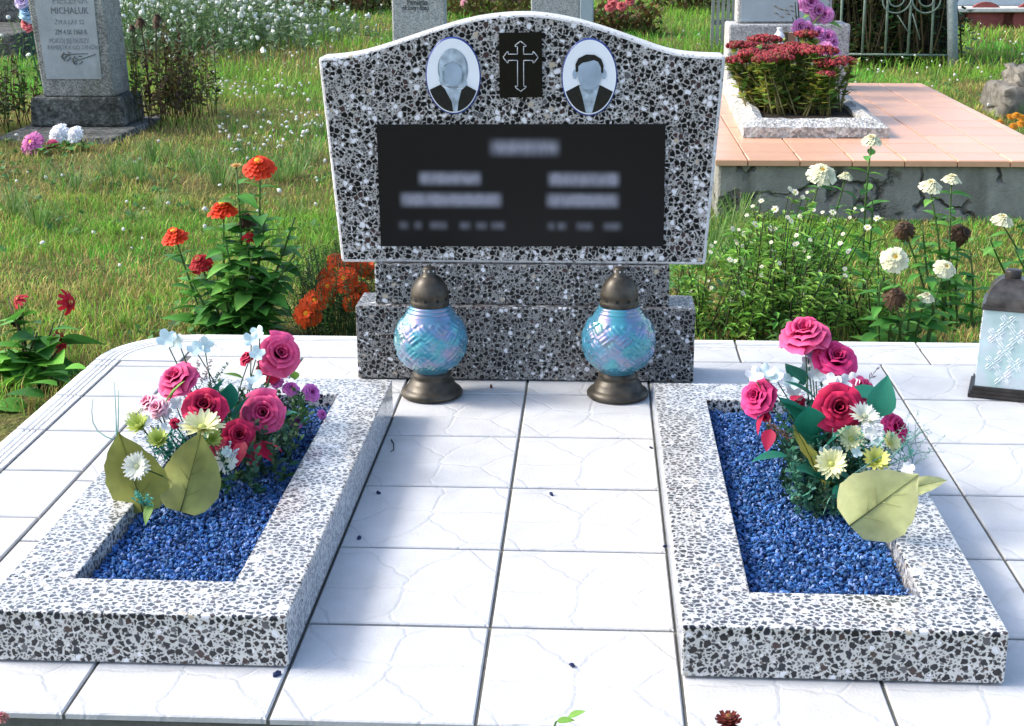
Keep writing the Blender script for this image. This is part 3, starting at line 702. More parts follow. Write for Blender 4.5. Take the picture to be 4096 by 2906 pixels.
# silk flowers for the two bouquets
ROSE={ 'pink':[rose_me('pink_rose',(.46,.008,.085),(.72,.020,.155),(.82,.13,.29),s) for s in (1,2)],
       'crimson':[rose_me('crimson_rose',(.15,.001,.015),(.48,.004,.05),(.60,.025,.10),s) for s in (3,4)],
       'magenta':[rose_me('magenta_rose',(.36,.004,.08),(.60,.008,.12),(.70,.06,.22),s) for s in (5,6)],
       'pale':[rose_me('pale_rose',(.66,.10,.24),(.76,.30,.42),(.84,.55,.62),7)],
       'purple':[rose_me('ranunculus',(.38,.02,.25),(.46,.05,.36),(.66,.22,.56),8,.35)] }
DAISY={'white':[daisy_me('white_daisy',(.74,.76,.58),(.84,.85,.80),(.55,.58,.35),22,2,s,.22,.12) for s in (1,2)],
       'cream':[daisy_me('cream_daisy',(.72,.72,.28),(.82,.82,.55),(.50,.55,.15),18,2,s,.25,.15) for s in (3,4)],
       'yellow':[daisy_me('yellow_daisy',(.55,.58,.06),(.74,.74,.28),(.40,.46,.06),16,2,5,.4,.16)],
       'lime':[daisy_me('lime_daisy',(.34,.44,.05),(.58,.66,.22),(.36,.44,.05),13,2,6,.7,.18)]}
LF_TEAL=[leaf_me('teal_leaf',(.012,.13,.085),(.02,.20,.14),.36,.2,.2),leaf_me('teal_leaf',(.010,.10,.07),(.02,.16,.11),.44,.1,.15)]
LF_GREEN=[leaf_me('green_leaf',(.10,.22,.04),(.20,.36,.08),.24,.2,.25)]
LF_CRIM=[leaf_me('crimson_leaf',(.30,.008,.04),(.5,.02,.09),.34,.3,.2)]
def big_leaf_mesh(name, c0, c1, seed=0, wave=.06, fold=.10, droop=.12):
    r=random.Random(seed); ph=r.uniform(0,6); mb=MB()
    def W_(v): return .50*max(0,math.sin(math.pi*min(1,(v*.94+.06)**.72)))**.75*(1.0 if v<.8 else 1-.5*((v-.8)/.2))
    def fn(u,v): return (u*W_(v)*(1+.03*math.sin(v*31+ph)*abs(u)), fold*abs(u)**1.5*W_(v)+wave*math.sin(v*5+ph)*abs(u)+.012*math.sin(v*26+u*5)*u*u-droop*v*v, v)
    patch(mb,fn,10,14,lambda u,v:tuple(x*(.92+.12*math.sin(v*9+u*3+ph)) for x in lerp(c0,c1,min(1,abs(u)*.8+.15*math.sin(7*v+ph)+.1))))
    body=mb.mesh(name,M_BIGLEAF)
    mv=MB(); e=-.008
    def off(u,v): x,y,z=fn(u,v); return (x,y+e,z)
    def off2(u,v): x,y,z=fn(u,v); return (x,y-e,z)
    for o_ in (off,off2):
        mv.tube([o_(0,v/10) for v in range(11)],.009,.003,4,(.075,.095,.035))
        for v0,sg,ln in ((.2,1,.55),(.26,-1,.4),(.4,-1,.6),(.47,1,.5),(.62,1,.35)): mv.tube([o_(sg*q*ln,v0+.15*q) for q in (0,.3,.6,.9)],.0045,.001,4,c0)
    return body,mv.mesh('veins',M_BIGLEAF)
OLIVE=[big_leaf_mesh('large_leaf',(.21,.22,.04),(.29,.31,.08),1),big_leaf_mesh('large_leaf',(.24,.26,.06),(.33,.35,.11),2),big_leaf_mesh('large_leaf',(.44,.48,.20),(.55,.58,.29),3,.07,.06,.05)]
def petalpair_me(name,c):
    mb=MB()
    for k in range(4):
        a0=k*1.57+.3
        patch(mb,lambda u,v:((.9*v)*math.cos(a0)-u*.42*math.sin(math.pi*(v*.7+.1))*math.sin(a0),(.9*v)*math.sin(a0)+u*.42*math.sin(math.pi*(v*.7+.1))*math.cos(a0),.35*v*v-.1*u*u*v),4,4,lambda u,v:tuple(x*(.82+.2*v) for x in c))
    return mb.mesh(name,M_SILK)
PALE_F=petalpair_me('pale_blue_blossom',(.66,.82,.82)); WHITE_F=petalpair_me('white_blossom',(.80,.82,.84)); VIOLET_F=petalpair_me('violet_blossom',(.52,.42,.66))

def sprig(mb, base, tip, col, n=14, l=.012, w_=.004, r=.0007):
    pts=stemtube(mb,base,tip,r,r*.5,tuple(x*.8 for x in col),.08,6)
    for k in range(n):
        f=.25+.75*k/n; i=min(5,int(f*6)); p=pts[i].lerp(pts[i+1],f*6-i); d=Vector((rnd.uniform(-1,1),rnd.uniform(-1,1),rnd.uniform(-.2,1))).normalized()
        s_=Vector((rnd.uniform(-1,1),rnd.uniform(-1,1),rnd.uniform(-1,1))).cross(d).normalized()*w_*.5; e=p+d*l*rnd.uniform(.6,1.2)*(1.25-f*.6)
        m_=p.lerp(e,.5); c=jit(col,.25); mb.add([p,m_+s_,e,m_-s_],[(0,1,2,3)],c)
class Bouquet:
    def __init__(s,loc,label): s.t=thing('artificial_bouquet',loc,label,'bouquet','artificial flower arrangements on the blue gravel'); s.base=Vector(loc); s.mb=MB(); s.n=0
    def head(s,name,me,loc,d,r,stem=True,root=None):
        r*=.93 if name=='rose' else 1.0; o=inst(name,me,s.t,orient(loc,d,r,rnd.uniform(0,6.28)))
        if stem:
            root=root or (s.base.x+(loc[0]-s.base.x)*.35,s.base.y+(loc[1]-s.base.y)*.35,.055)
            mb=MB(); st_=Vector(loc)-Vector(d).normalized()*r*.45; stemtube(mb,root,st_,.0016,.0012,(.03,.09,.035),.06,6); mb.build('stem',M_LEAF,s.t)
        return o
    def leaf(s,me,loc,d,l,spin=0.0,name='leaf'): return inst(name,me,s.t,orient(loc,d,l,spin))
    def big(s,pair,base,tip,face,wscale=1.0,roll=0.0):
        base=Vector(base);tip=Vector(tip); z=(tip-base); l=z.length; z.normalize(); y=-Vector(face); y=(y-z*y.dot(z)).normalized(); x=y.cross(z)
        M_=Matrix(((x.x,y.x,z.x,base.x),(x.y,y.y,z.y,base.y),(x.z,y.z,z.z,base.z),(0,0,0,1)))@Matrix.Rotation(roll,4,'Z')@Matrix.Diagonal((l*wscale,l,l,1))
        o=inst('large_leaf',pair[0],s.t,M_); inst('veins',pair[1],o,M_); return o
CAMV=Vector(CPOS)
def tocam(p,up=.0,side=0.0):
    d=(CAMV-Vector(p)).normalized(); return d+Vector((side,0,up))

# ---- left bouquet
B=Bouquet((-.56,.48,.055),'bouquet of pink and crimson silk roses with two olive leaves in the left frame')
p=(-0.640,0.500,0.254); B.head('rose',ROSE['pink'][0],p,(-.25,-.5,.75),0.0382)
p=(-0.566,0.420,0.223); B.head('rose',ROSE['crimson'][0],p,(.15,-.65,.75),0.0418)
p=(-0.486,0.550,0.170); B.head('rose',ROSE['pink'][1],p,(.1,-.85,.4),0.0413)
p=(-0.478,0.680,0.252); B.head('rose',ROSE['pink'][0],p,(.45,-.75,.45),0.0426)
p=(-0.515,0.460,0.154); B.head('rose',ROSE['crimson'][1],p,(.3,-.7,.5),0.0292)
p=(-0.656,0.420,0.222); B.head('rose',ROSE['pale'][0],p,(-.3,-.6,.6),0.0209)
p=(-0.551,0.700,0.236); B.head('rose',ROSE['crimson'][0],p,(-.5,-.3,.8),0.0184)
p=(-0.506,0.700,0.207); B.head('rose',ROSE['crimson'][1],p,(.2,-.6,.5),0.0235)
for x,y,Y,r_ in ((1615,580,.72,37),(1470,555,.70,33),(1375,512,.70,24),(1508,795,.74,25),(1690,740,.80,20)):
    pass
p=(-0.424,0.720,0.156); B.head('ranunculus',ROSE['purple'][0],p,(.5,-.6,.5),0.0190)
p=(-0.462,0.700,0.170); B.head('ranunculus',ROSE['purple'][0],p,(.2,-.5,.8),0.0174)
p=(-0.489,0.700,0.182); B.head('ranunculus',ROSE['purple'][0],p,(-.2,-.5,.8),0.0128)
p=(-0.454,0.700,0.097); B.head('ranunculus',ROSE['purple'][0],p,(.3,-.8,.3),0.0133)
p=(-0.412,0.760,0.094); B.head('ranunculus',ROSE['purple'][0],p,(.6,-.5,.3),0.0109)
p=(-0.619,0.400,0.198); B.head('ranunculus',ROSE['crimson'][1],p,(0,-.8,.5),0.0092)
p=(-0.641,0.235,0.176); B.head('daisy',DAISY['white'][0],p,(-.12,-.88,.42),0.0269)
p=(-0.519,0.360,0.141); B.head('daisy',DAISY['white'][1],p,(.75,-.6,.35),0.0263)
p=(-0.559,0.370,0.201); B.head('daisy',DAISY['cream'][0],p,(.12,-.25,1),0.0419)
p=(-0.687,0.380,0.223); B.head('daisy',DAISY['white'][1],p,(-.25,-.15,1),0.0247)
p=(-0.663,0.340,0.210); B.head('daisy',DAISY['lime'][0],p,(-.3,-.5,.8),0.0225)
p=(-0.625,0.320,0.191); B.head('daisy',DAISY['lime'][0],p,(0,-.6,.8),0.0201)
p=(-0.541,0.360,0.181); B.head('daisy',DAISY['lime'][0],p,(.4,-.6,.6),0.0191)
B.big(OLIVE[0],(-0.650,0.270,0.074),(-0.685,0.300,0.220),(-.2,-1,.35),.74,.15)
B.big(OLIVE[1],(-0.581,0.270,0.076),(-0.545,0.330,0.206),(.12,-1,.4),.76,-.1)
LBL=[(-0.660,0.520,0.327),(-0.645,0.530,0.322),(-0.610,0.540,0.302),(-0.593,0.550,0.308),(-0.515,0.660,0.301),(-0.525,0.640,0.293),(-0.509,0.620,0.270),(-0.506,0.600,0.221),(-0.512,0.600,0.206)]
for q,p in enumerate(LBL): B.head('blossom',PALE_F,p,(rnd.uniform(-.5,.5),-.8,rnd.uniform(.1,.8)),.018+.004*(q in (0,1,7)),True,(-.53,.5,.08))
p=(-0.681,0.440,0.226); B.head('rose',ROSE['pale'][0],p,(-.4,-.4,.8),.020)
for p,me,r_ in (((-0.645,0.430,0.210),WHITE_F,.014),((-0.664,0.370,0.212),WHITE_F,.014),((-0.625,0.360,0.202),WHITE_F,.012),((-0.626,0.440,0.224),WHITE_F,.014),((-0.509,0.350,0.162),PALE_F,.012),((-0.598,0.390,0.197),WHITE_F,.012)): B.head('blossom',me,p,(rnd.uniform(-.5,.5),-.8,.5),r_,True,(-.55,.42,.07))
for x in ((-0.551,0.520,0.206),(-0.588,0.520,0.223),(-0.538,0.520,0.192)): B.leaf(LF_TEAL[0],(x[0],x[1]+.01,x[2]-.03),(rnd.uniform(-.3,.5),-.1,1),.07,rnd.uniform(-.5,.5))
for x in ((-0.461,0.740,0.177),(-0.549,0.660,0.204),(-0.507,0.700,0.180)): B.leaf(LF_GREEN[0],x,(rnd.uniform(-.6,.6),-.3,.4),.045,rnd.uniform(-1,1))
for x in ((-0.629,0.420,0.241),(-0.638,0.420,0.233)): B.leaf(LF_GREEN[0],x,(.5,-.2,.9),.05,.4)
for x,d in (((-0.487,0.460,0.135),(.8,-.4,-.25)),((-0.475,0.460,0.143),(1,-.2,-.05)),((-0.479,0.460,0.126),(.8,-.5,-.1)),((-0.495,0.460,0.135),(.3,-.5,-.5)),((-0.500,0.440,0.150),(-.2,-.6,-.5)),((-0.534,0.420,0.166),(-.3,-.5,-.4))): B.leaf(LF_CRIM[0],x,d,.05,rnd.uniform(-.6,.6))
B.leaf(LF_GREEN[0],(-0.628,0.262,0.097),(-.12,-.5,-.35),.045,.2)
mb=MB()
for b_,t_,c,n_ in (((-0.609,0.500,0.232),(-0.606,0.540,0.279),(.55,.42,.38),20),((-0.599,0.500,0.232),(-0.584,0.550,0.279),(.5,.40,.36),20),((-0.594,0.500,0.221),(-0.557,0.580,0.261),(.14,.22,.16),24)): sprig(mb,b_,t_,c,n_*2,.010,.004)
for k in range(26):
    b_=Vector((-0.607,0.360,0.170))+Vector((rnd.uniform(-.05,.06),rnd.uniform(-.03,.04),-.03)); sprig(mb,b_,b_+Vector((rnd.uniform(-.03,.03),rnd.uniform(-.03,.0),rnd.uniform(.03,.075))),(.02,.22,.16),16,.010,.004)
for k in range(10):
    b_=Vector((-0.641,0.262,0.089)); sprig(mb,b_,b_+Vector((rnd.uniform(-.02,.025),rnd.uniform(-.03,-.01),rnd.uniform(.01,.045))),(.10,.42,.34),12,.008,.003)
for b_,t_ in (((-0.512,0.340,0.157),(-0.497,0.340,0.187)),((-0.500,0.340,0.147),(-0.483,0.340,0.173)),((-0.505,0.350,0.148),(-0.496,0.350,0.165))): sprig(mb,b_,t_,(.45,.62,.70),14,.008,.003)
for k in range(110):
    b_=Vector((rnd.uniform(-.63,-.42),rnd.uniform(.36,.80),.06)); t_=b_+Vector((rnd.uniform(-.03,.03),rnd.uniform(-.04,.02),rnd.uniform(.03,.13))); sprig(mb,b_,t_,rnd.choice(((.022,.06,.03),(.03,.10,.06),(.06,.15,.05))),18,.020,.010)
for k in range(14):
    p_=Vector((rnd.uniform(-.60,-.44),rnd.uniform(.40,.74),rnd.uniform(.075,.11))); B.leaf(LF_TEAL[k%2],p_,(rnd.uniform(-.7,.7),rnd.uniform(-.8,.1),rnd.uniform(.2,.9)),rnd.uniform(.045,.075),rnd.uniform(-.6,.6))
mb.build('filler_foliage',M_LEAF,B.t)
mb=MB()
for t_ in ((-0.734,0.420,0.272),(-0.770,0.400,0.245),(-0.731,0.430,0.253)): mb.tube([Vector((-0.708,0.330,0.188)).lerp(Vector(t_),f)+Vector((.0 if t_[0]>-.74 else -.02*math.sin(f*3.1),0,-.015*math.sin(f*3.1))) for f in (0,.2,.4,.6,.8,1)],.0016,.0006,4,(.16,.36,.32))
mb.build('grass_blades',M_LEAF,B.t)

# ---- right bouquet
B=Bouquet((.60,.42,.055),'bouquet of magenta silk roses and cream daisies with pale leaf in the right frame')
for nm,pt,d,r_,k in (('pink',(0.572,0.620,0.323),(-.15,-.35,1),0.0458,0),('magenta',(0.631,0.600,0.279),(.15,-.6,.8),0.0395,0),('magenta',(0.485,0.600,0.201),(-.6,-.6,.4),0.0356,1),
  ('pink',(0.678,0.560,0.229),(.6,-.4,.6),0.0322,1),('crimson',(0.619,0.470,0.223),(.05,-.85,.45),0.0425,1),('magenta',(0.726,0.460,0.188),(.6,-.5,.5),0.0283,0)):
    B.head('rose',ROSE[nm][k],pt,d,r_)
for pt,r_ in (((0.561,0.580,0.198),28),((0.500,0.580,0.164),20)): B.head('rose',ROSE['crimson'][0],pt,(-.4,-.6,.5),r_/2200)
for nm,pt,d,r_,k in (('white',(0.660,0.430,0.220),(.25,-.35,1),0.0307,0),('cream',(0.633,0.400,0.187),(.1,-.75,.65),0.0277,0),('cream',(0.593,0.355,0.155),(-.15,-.8,.6),0.0308,1),('yellow',(0.674,0.370,0.156),(.1,-.6,.75),0.0264,0),('cream',(0.705,0.400,0.181),(.55,-.55,.6),0.0221,0)):
    B.head('daisy',DAISY[nm][k],pt,d,r_)
B.big(OLIVE[2],(0.600,0.185,0.109),(0.705,0.165,0.214),(-.1,-1,.3),.88,.0)
B.big(OLIVE[2],(0.677,0.190,0.174),(0.763,0.210,0.184),(.1,-.7,.9),.36,.2)
B.big(OLIVE[0],(0.594,0.400,0.079),(0.546,0.440,0.206),(-.9,-.5,.1),.30,.0)
for pt,d,l,sp in (((0.589,0.500,0.187),(-.9,-.1,.75),.085,.3),((0.568,0.500,0.169),(-.6,-.1,1),.085,-.5),((0.647,0.520,0.234),(1,-.1,.15),.08,.2),((0.589,0.550,0.214),(-.7,0,.6),.07,.1),((0.573,0.600,0.225),(-.6,0,.8),.06,.8),((0.693,0.460,0.209),(.1,0,1),.08,1.2),((0.538,0.500,0.114),(-1,-.2,.12),.075,.1),((0.565,0.460,0.125),(.4,-.3,-.7),.08,.1),((0.575,0.470,0.163),(-.2,-.3,.9),.09,.6)):
    B.leaf(LF_TEAL[rnd.randrange(2)],pt,d,l,sp)
for pt,me in (((0.476,0.600,0.244),WHITE_F),((0.517,0.610,0.239),PALE_F),((0.497,0.610,0.247),PALE_F),((0.618,0.540,0.251),WHITE_F),((0.636,0.540,0.249),WHITE_F),((0.588,0.620,0.269),WHITE_F),((0.578,0.620,0.248),PALE_F),((0.584,0.620,0.287),VIOLET_F),((0.551,0.580,0.213),PALE_F),((0.547,0.600,0.230),PALE_F)):
    B.head('blossom',me,pt,(rnd.uniform(-.4,.4),-.7,rnd.uniform(.2,.9)),.020,True,(.60,.5,.08))
for p,me,r_ in (((0.673,0.420,0.191),WHITE_F,.014),((0.683,0.410,0.178),PALE_F,.014),((0.641,0.380,0.169),PALE_F,.012),((0.587,0.400,0.160),PALE_F,.016),((0.606,0.390,0.167),WHITE_F,.012),((0.724,0.330,0.157),WHITE_F,.014),((0.595,0.600,0.249),PALE_F,.018),((0.656,0.560,0.248),WHITE_F,.018)): B.head('blossom',me,p,(rnd.uniform(-.5,.5),-.8,.5),r_,True,(.60,.45,.07))
for x,d in (((0.497,0.580,0.173),(-.5,-.4,-.7)),((0.506,0.550,0.151),(-.2,-.6,-.5)),((0.566,0.580,0.210),(-.4,-.6,.2))): B.leaf(LF_CRIM[0],x,d,.045,rnd.uniform(-.6,.6))
mb=MB()
for b_,t_,c,n_ in (((0.540,0.500,0.139),(0.497,0.530,0.172),(.22,.14,.10),50),((0.618,0.460,0.147),(0.601,0.480,0.171),(.22,.14,.10),40),((0.673,0.580,0.197),(0.718,0.620,0.259),(.34,.30,.30),14),((0.687,0.580,0.197),(0.743,0.620,0.229),(.34,.30,.30),12)): sprig(mb,b_,t_,c,n_,.014,.004,.0009)
for k in range(40):
    b_=Vector((0.666,0.400,0.161))+Vector((rnd.uniform(-.07,.10),rnd.uniform(-.02,.05),rnd.uniform(-.05,.0))); sprig(mb,b_,b_+Vector((rnd.uniform(-.03,.05),rnd.uniform(-.03,.02),rnd.uniform(.03,.08))),(.10,.36,.28) if k%3 else (.40,.55,.50),16,.010,.003)
for k in range(120):
    b_=Vector((rnd.uniform(.53,.67),rnd.uniform(.32,.62),.06)); t_=b_+Vector((rnd.uniform(-.04,.05),rnd.uniform(-.03,.05),rnd.uniform(.03,.07)+max(0,b_.y-.40)*rnd.uniform(.1,.7))); sprig(mb,b_,t_,rnd.choice(((.02,.055,.03),(.03,.12,.08),(.07,.22,.15))),18,.020,.010)
for k in range(14):
    p_=Vector((rnd.uniform(.55,.66),rnd.uniform(.36,.58),rnd.uniform(.08,.16))); B.leaf(LF_TEAL[k%2],p_,(rnd.uniform(-.8,.8),rnd.uniform(-.8,.1),rnd.uniform(.1,.9)),rnd.uniform(.05,.08),rnd.uniform(-.6,.6))
mb.build('filler_foliage',M_LEAF,B.t)
mb=MB()
for a_,t_ in (((0.614,0.330,0.134),(0.769,0.420,0.178)),((0.691,0.360,0.154),(0.778,0.420,0.201)),((0.600,0.330,0.108),(0.574,0.300,0.078)),((0.691,0.360,0.149),(0.803,0.400,0.164))): mb.tube([Vector(a_).lerp(Vector(t_),f)+Vector((0,0,.012*math.sin(f*3.1))) for f in (0,.2,.4,.6,.8,1)],.0017,.0006,4,(.16,.38,.30))
mb.build('grass_blades',M_LEAF,B.t)

# ================================================================== GARDEN PLANTS NEAR THE TERRACE
Z_OR=[zinnia_me('orange_zinnia',(.58,.022,.008),(.76,.055,.012),(.72,.36,.02),s) for s in (1,2)]
Z_RED=[zinnia_me('dark_red_zinnia',(.30,.008,.015),(.44,.014,.02),(.3,.1,.02),3,5,.3)]
Z_WH=[zinnia_me('white_zinnia',(.56,.57,.26),(.80,.79,.58),(.50,.30,.05),s,5,.28,18,.32) for s in (4,5)]
Z_DRY=[zinnia_me('dried_zinnia',(.035,.022,.012),(.10,.055,.03),(.03,.02,.012),s,4,.75,13,.5) for s in (6,7)]
Z_BUD=[zinnia_me('zinnia_bud',(.55,.30,.08),(.66,.42,.16),(.6,.3,.05),8,3,-.2,10,.4)]
LF_Z=[leaf_me('leaf',c0,c1,.27,.3,.3) for c0,c1 in (((.07,.25,.04),(.11,.33,.055)),((.035,.15,.025),(.06,.20,.035)),((.13,.34,.06),(.20,.44,.08)))]
def zplant(base,heads,label,group,leafl=(.05,.085),extra=0,dens=.032):
    base=Vector(base); base.z=GZf(base.x,base.y)-.005
    t=thing('zinnia_plant',base,label,'flower plant',group)
    for i,(pt,me,r_,d,*opt) in enumerate(heads):
        pt=Vector(pt); root=base+Vector((rnd.uniform(-.04,.04),rnd.uniform(-.03,.03),0))+Vector((pt.x-base.x,0,0))*.35
        mb=MB(); end=pt-Vector(d).normalized()*r_*.35 if me else pt; pts=stemtube(mb,root,end,.0042,.0026,(.09,.17,.045),.04,7); mb.build('stem',M_LEAF,t)
        if me: inst('flower',me,t,orient(pt,d,r_,rnd.uniform(0,6.28)))
        Ltot=(end-root).length; n=max(2,int(Ltot/dens)); a=rnd.uniform(0,3.14)
        for k in range(n):
            f=(k+.3)/n
            if f>.93: continue
            q=f*7; ii=min(6,int(q)); p0=pts[ii].lerp(pts[ii+1],q-ii); a+=1.57+rnd.uniform(-.3,.3)
            for sg in (0,math.pi):
                if rnd.random()<.12: continue
                d_=Vector((math.cos(a+sg),math.sin(a+sg),rnd.uniform(-.15,.75))); l=rnd.uniform(*leafl)*(1.15-.45*f)
                inst('leaf',LF_Z[rnd.choice((0,0,1,1,2))],t,orient(p0,d_,l,rnd.uniform(-.35,.35)))
    return t
UP=(0,-.35,1)
zplant((-.90,1.93,0),[((-0.794,1.930,0.427),Z_OR[0],.049,(0,-.55,1)),((-0.903,1.920,0.303),Z_OR[1],.045,(-.05,-.2,1)),((-1.057,1.950,0.219),Z_OR[0],.042,(-.15,-.3,1)),((-0.975,1.900,0.154),Z_RED[0],.037,(-.2,-.5,.7)),
  ((-0.849,1.970,0.267),Z_DRY[0],.030,(0,-.3,.6)),((-0.825,1.900,0.231),Z_RED[0],.022,(.2,-.3,.9)),((-0.875,1.990,0.418),Z_BUD[0],.017,(0,-.2,1)),
  ((-0.708,1.980,0.273),None,.01,UP),((-0.697,1.920,0.182),None,.01,UP),((-0.789,1.950,0.278),None,.01,UP),((-0.892,1.880,0.226),None,.01,UP),((-1.001,1.900,0.096),None,.01,UP),((-0.810,1.860,0.195),None,.01,UP),((-0.861,1.850,0.146),None,.01,UP),((-0.918,1.870,0.126),None,.01,UP),((-0.759,1.900,0.098),None,.01,UP)],
  'bushy zinnia with orange-red blooms and glossy leaves left of the headstone',None,(.075,.115),0,.026)
# marigold bush
def feather(mb,base,tip,col,n=16,l=.012):
    sprig(mb,base,tip,col,n,l,.003,.0009)
def marigold_me(name,seed):
    return zinnia_me(name,(.60,.03,.005),(.74,.085,.008),(.80,.30,.01),seed,4,.14,13,.38,.26)
MG=[marigold_me('marigold_flower',11),marigold_me('marigold_flower',12)]
mg=thing('marigold_bush',(-.60,1.90,GZ),'low marigold bush with orange-red flowers tucked against the headstone plinth','marigold')
mb=MB()
for k in range(210):
    b_=Vector((rnd.uniform(-.68,-.46),rnd.uniform(1.82,2.05),GZ)); h=rnd.uniform(.10,.30)*(1-.9*abs(b_.x+.55)); feather(mb,b_,b_+Vector((rnd.uniform(-.07,.05),rnd.uniform(-.05,.05),h)),(.018,.06,.018) if k%4 else (.05,.13,.03),22,.022)
mb.build('foliage',M_LEAF,mg)
for k,(pt,r_) in enumerate((((-0.658,1.850,0.019),.034),((-0.633,1.860,0.054),.030),((-0.618,1.880,0.060),.028),((-0.606,1.900,0.084),.026),((-0.554,1.900,0.107),.033),((-0.584,1.950,0.125),.028),((-0.552,1.980,0.125),.026),((-0.596,2.000,0.135),.024),((-0.515,1.920,0.069),.024),((-0.535,1.880,0.049),.026),((-0.522,2.000,0.121),.022),((-0.624,1.960,0.099),.022),((-0.504,2.020,0.105),.022))):
    inst('flower',MG[k%2],mg,orient(pt,(rnd.uniform(-.4,.2),-.85,rnd.uniform(.2,.6)),r_*1.25,k))
# leafy dahlia-like plant at the left edge with small red blooms
def redplant():
    t=thing('dahlia_plant',(-1.36,1.42,GZ),'broad-leaved plant with small dark red blooms beside the ridged terrace edge','flower plant')
    LB=[leaf_me('leaf',c0,c1,.40,.25,.2) for c0,c1 in (((.12,.38,.04),(.19,.48,.06)),((.08,.27,.04),(.12,.34,.05)),((.03,.12,.022),(.05,.17,.03)))]
    roots=[]
    for tip in ((-1.254,1.520,0.029),(-1.419,1.620,0.070),(-1.426,1.600,0.124),(-1.312,1.500,0.055),(-1.334,1.450,-0.013),(-1.406,1.500,0.005),(-1.285,1.550,0.069)):
        mb=MB(); pts=stemtube(mb,(-1.33+rnd.uniform(-.06,.06),1.40+rnd.uniform(-.05,.08),GZ-.01),tip,.0045,.002,(.07,.05,.025),.07,6); mb.build('stem',M_LEAF,t)
        for k in range(9):
            f=rnd.uniform(.15,.95); i=min(5,int(f*6)); p0=pts[i].lerp(pts[i+1],f*6-i); a=rnd.uniform(0,6.28)
            inst('leaf',LB[rnd.randrange(3)],t,orient(p0,(math.cos(a),math.sin(a)-.2,rnd.uniform(-.2,.6)),rnd.uniform(.06,.12),rnd.uniform(-.7,.7)))
    for pt,d,r_ in (((-1.258,1.600,0.112),(.9,-.25,.2),.036),((-1.258,1.520,0.022),(.9,-.3,.15),.030),((-1.404,1.620,0.112),(-.5,-.4,.7),.026)):
        inst('flower',zinnia_me('red_bloom',(.32,.006,.02),(.45,.012,.03),(.6,.4,.1),21,3,.35,10,.25),t,orient(pt,d,r_,1))
        mb=MB(); stemtube(mb,Vector(pt)-Vector(d).normalized()*.008,(-1.33,1.45,GZ),.0022,.003,(.12,.22,.05),.05,6); mb.build('stem',M_LEAF,t)
    pt=(-1.413,1.600,0.054); inst('seed_head',Z_DRY[0],t,orient(pt,(0,-.2,-1),.022))
    dry=leaf_me('leaf',(.22,.09,.03),(.30,.15,.05),.35,.4,.3)
    for pt,d in (((-1.280,1.220,-0.099),(-.7,-.3,.15)),((-1.292,1.200,-0.112),(-.8,-.5,.0)),((-1.268,1.240,-0.092),(-.9,.1,.4))): inst('leaf',dry,t,orient(pt,d,.07,.3))
    for pt,d,l in (((-1.194,1.300,-0.028),(-1,.1,.25),.085),((-1.221,1.280,-0.052),(-.9,-.1,.3),.10),((-1.180,1.340,-0.011),(-1,.2,.2),.08),((-1.193,1.360,-0.001),(.9,-.1,.25),.06),((-1.261,1.260,-0.079),(-.9,-.2,.35),.10)): inst('leaf',LB[rnd.choice((1,2,0))],t,orient(pt,d,l,rnd.uniform(-.3,.3)))
redplant()
# white zinnias at the right
GR='white zinnias behind the terrace, right of the headstone'
zplant((1.03,1.80,0),[((0.983,1.800,0.205),Z_WH[0],.040,(-.1,-.8,.6)),((1.126,1.820,0.175),Z_WH[1],.031,(.15,-.7,.7)),((1.072,1.780,0.104),Z_WH[0],.024,(.1,-.3,1)),((0.986,1.770,0.111),Z_DRY[0],.034,(0,-.6,.6)),
   ((1.036,1.800,0.125),None,.01,UP),((0.947,1.800,0.138),None,.01,UP),((1.105,1.820,0.085),None,.01,UP),((1.012,1.760,0.071),None,.01,UP)],'white zinnia with shaggy round bloom rooted at the terrace edge near the square lantern',GR,(.06,.10),0,.04)
zplant((1.25,2.15,0),[((1.144,2.150,0.346),Z_WH[1],.035,(0,-.35,1)),((1.216,2.200,0.357),Z_WH[0],.030,(.05,-.15,1)),((1.069,2.120,0.223),Z_DRY[1],.034,(-.2,-.5,.4)),((1.256,2.180,0.196),Z_DRY[0],.038,(.2,-.4,.2)),((1.118,2.100,0.238),None,.01,UP),((1.213,2.150,0.184),None,.01,UP),((1.287,2.200,0.143),None,.01,UP)],'white zinnia pair on tall stems with two drooping brown heads below',GR,(.05,.09),0,.045)
zplant((1.03,2.45,0),[((1.021,2.450,0.435),Z_WH[0],.034,(0,-.25,1)),((1.031,2.420,0.252),None,.01,UP)],'tallest white zinnia, its bloom overlapping the terracotta tile edge',GR,(.06,.09),0,.05)
zplant((.80,2.40,0),[((0.866,2.400,0.339),Z_WH[1],.046,(0,-.6,.8)),((0.946,2.440,0.323),Z_WH[0],.025,(.1,-.1,1)),((0.823,2.380,0.258),None,.01,UP)],'white zinnia with a shaggy half-browned ball of petals beside a small flat bloom',GR,(.05,.08),0,.05)
zplant((1.62,2.50,0),[((1.445,2.450,0.186),Z_WH[1],.036,(.1,-.3,1)),((1.399,2.400,0.131),None,.01,UP),((1.479,2.400,0.100),None,.01,UP)],'flat white zinnia low at the right edge under the concrete wall',GR,(.05,.08),0,.05)
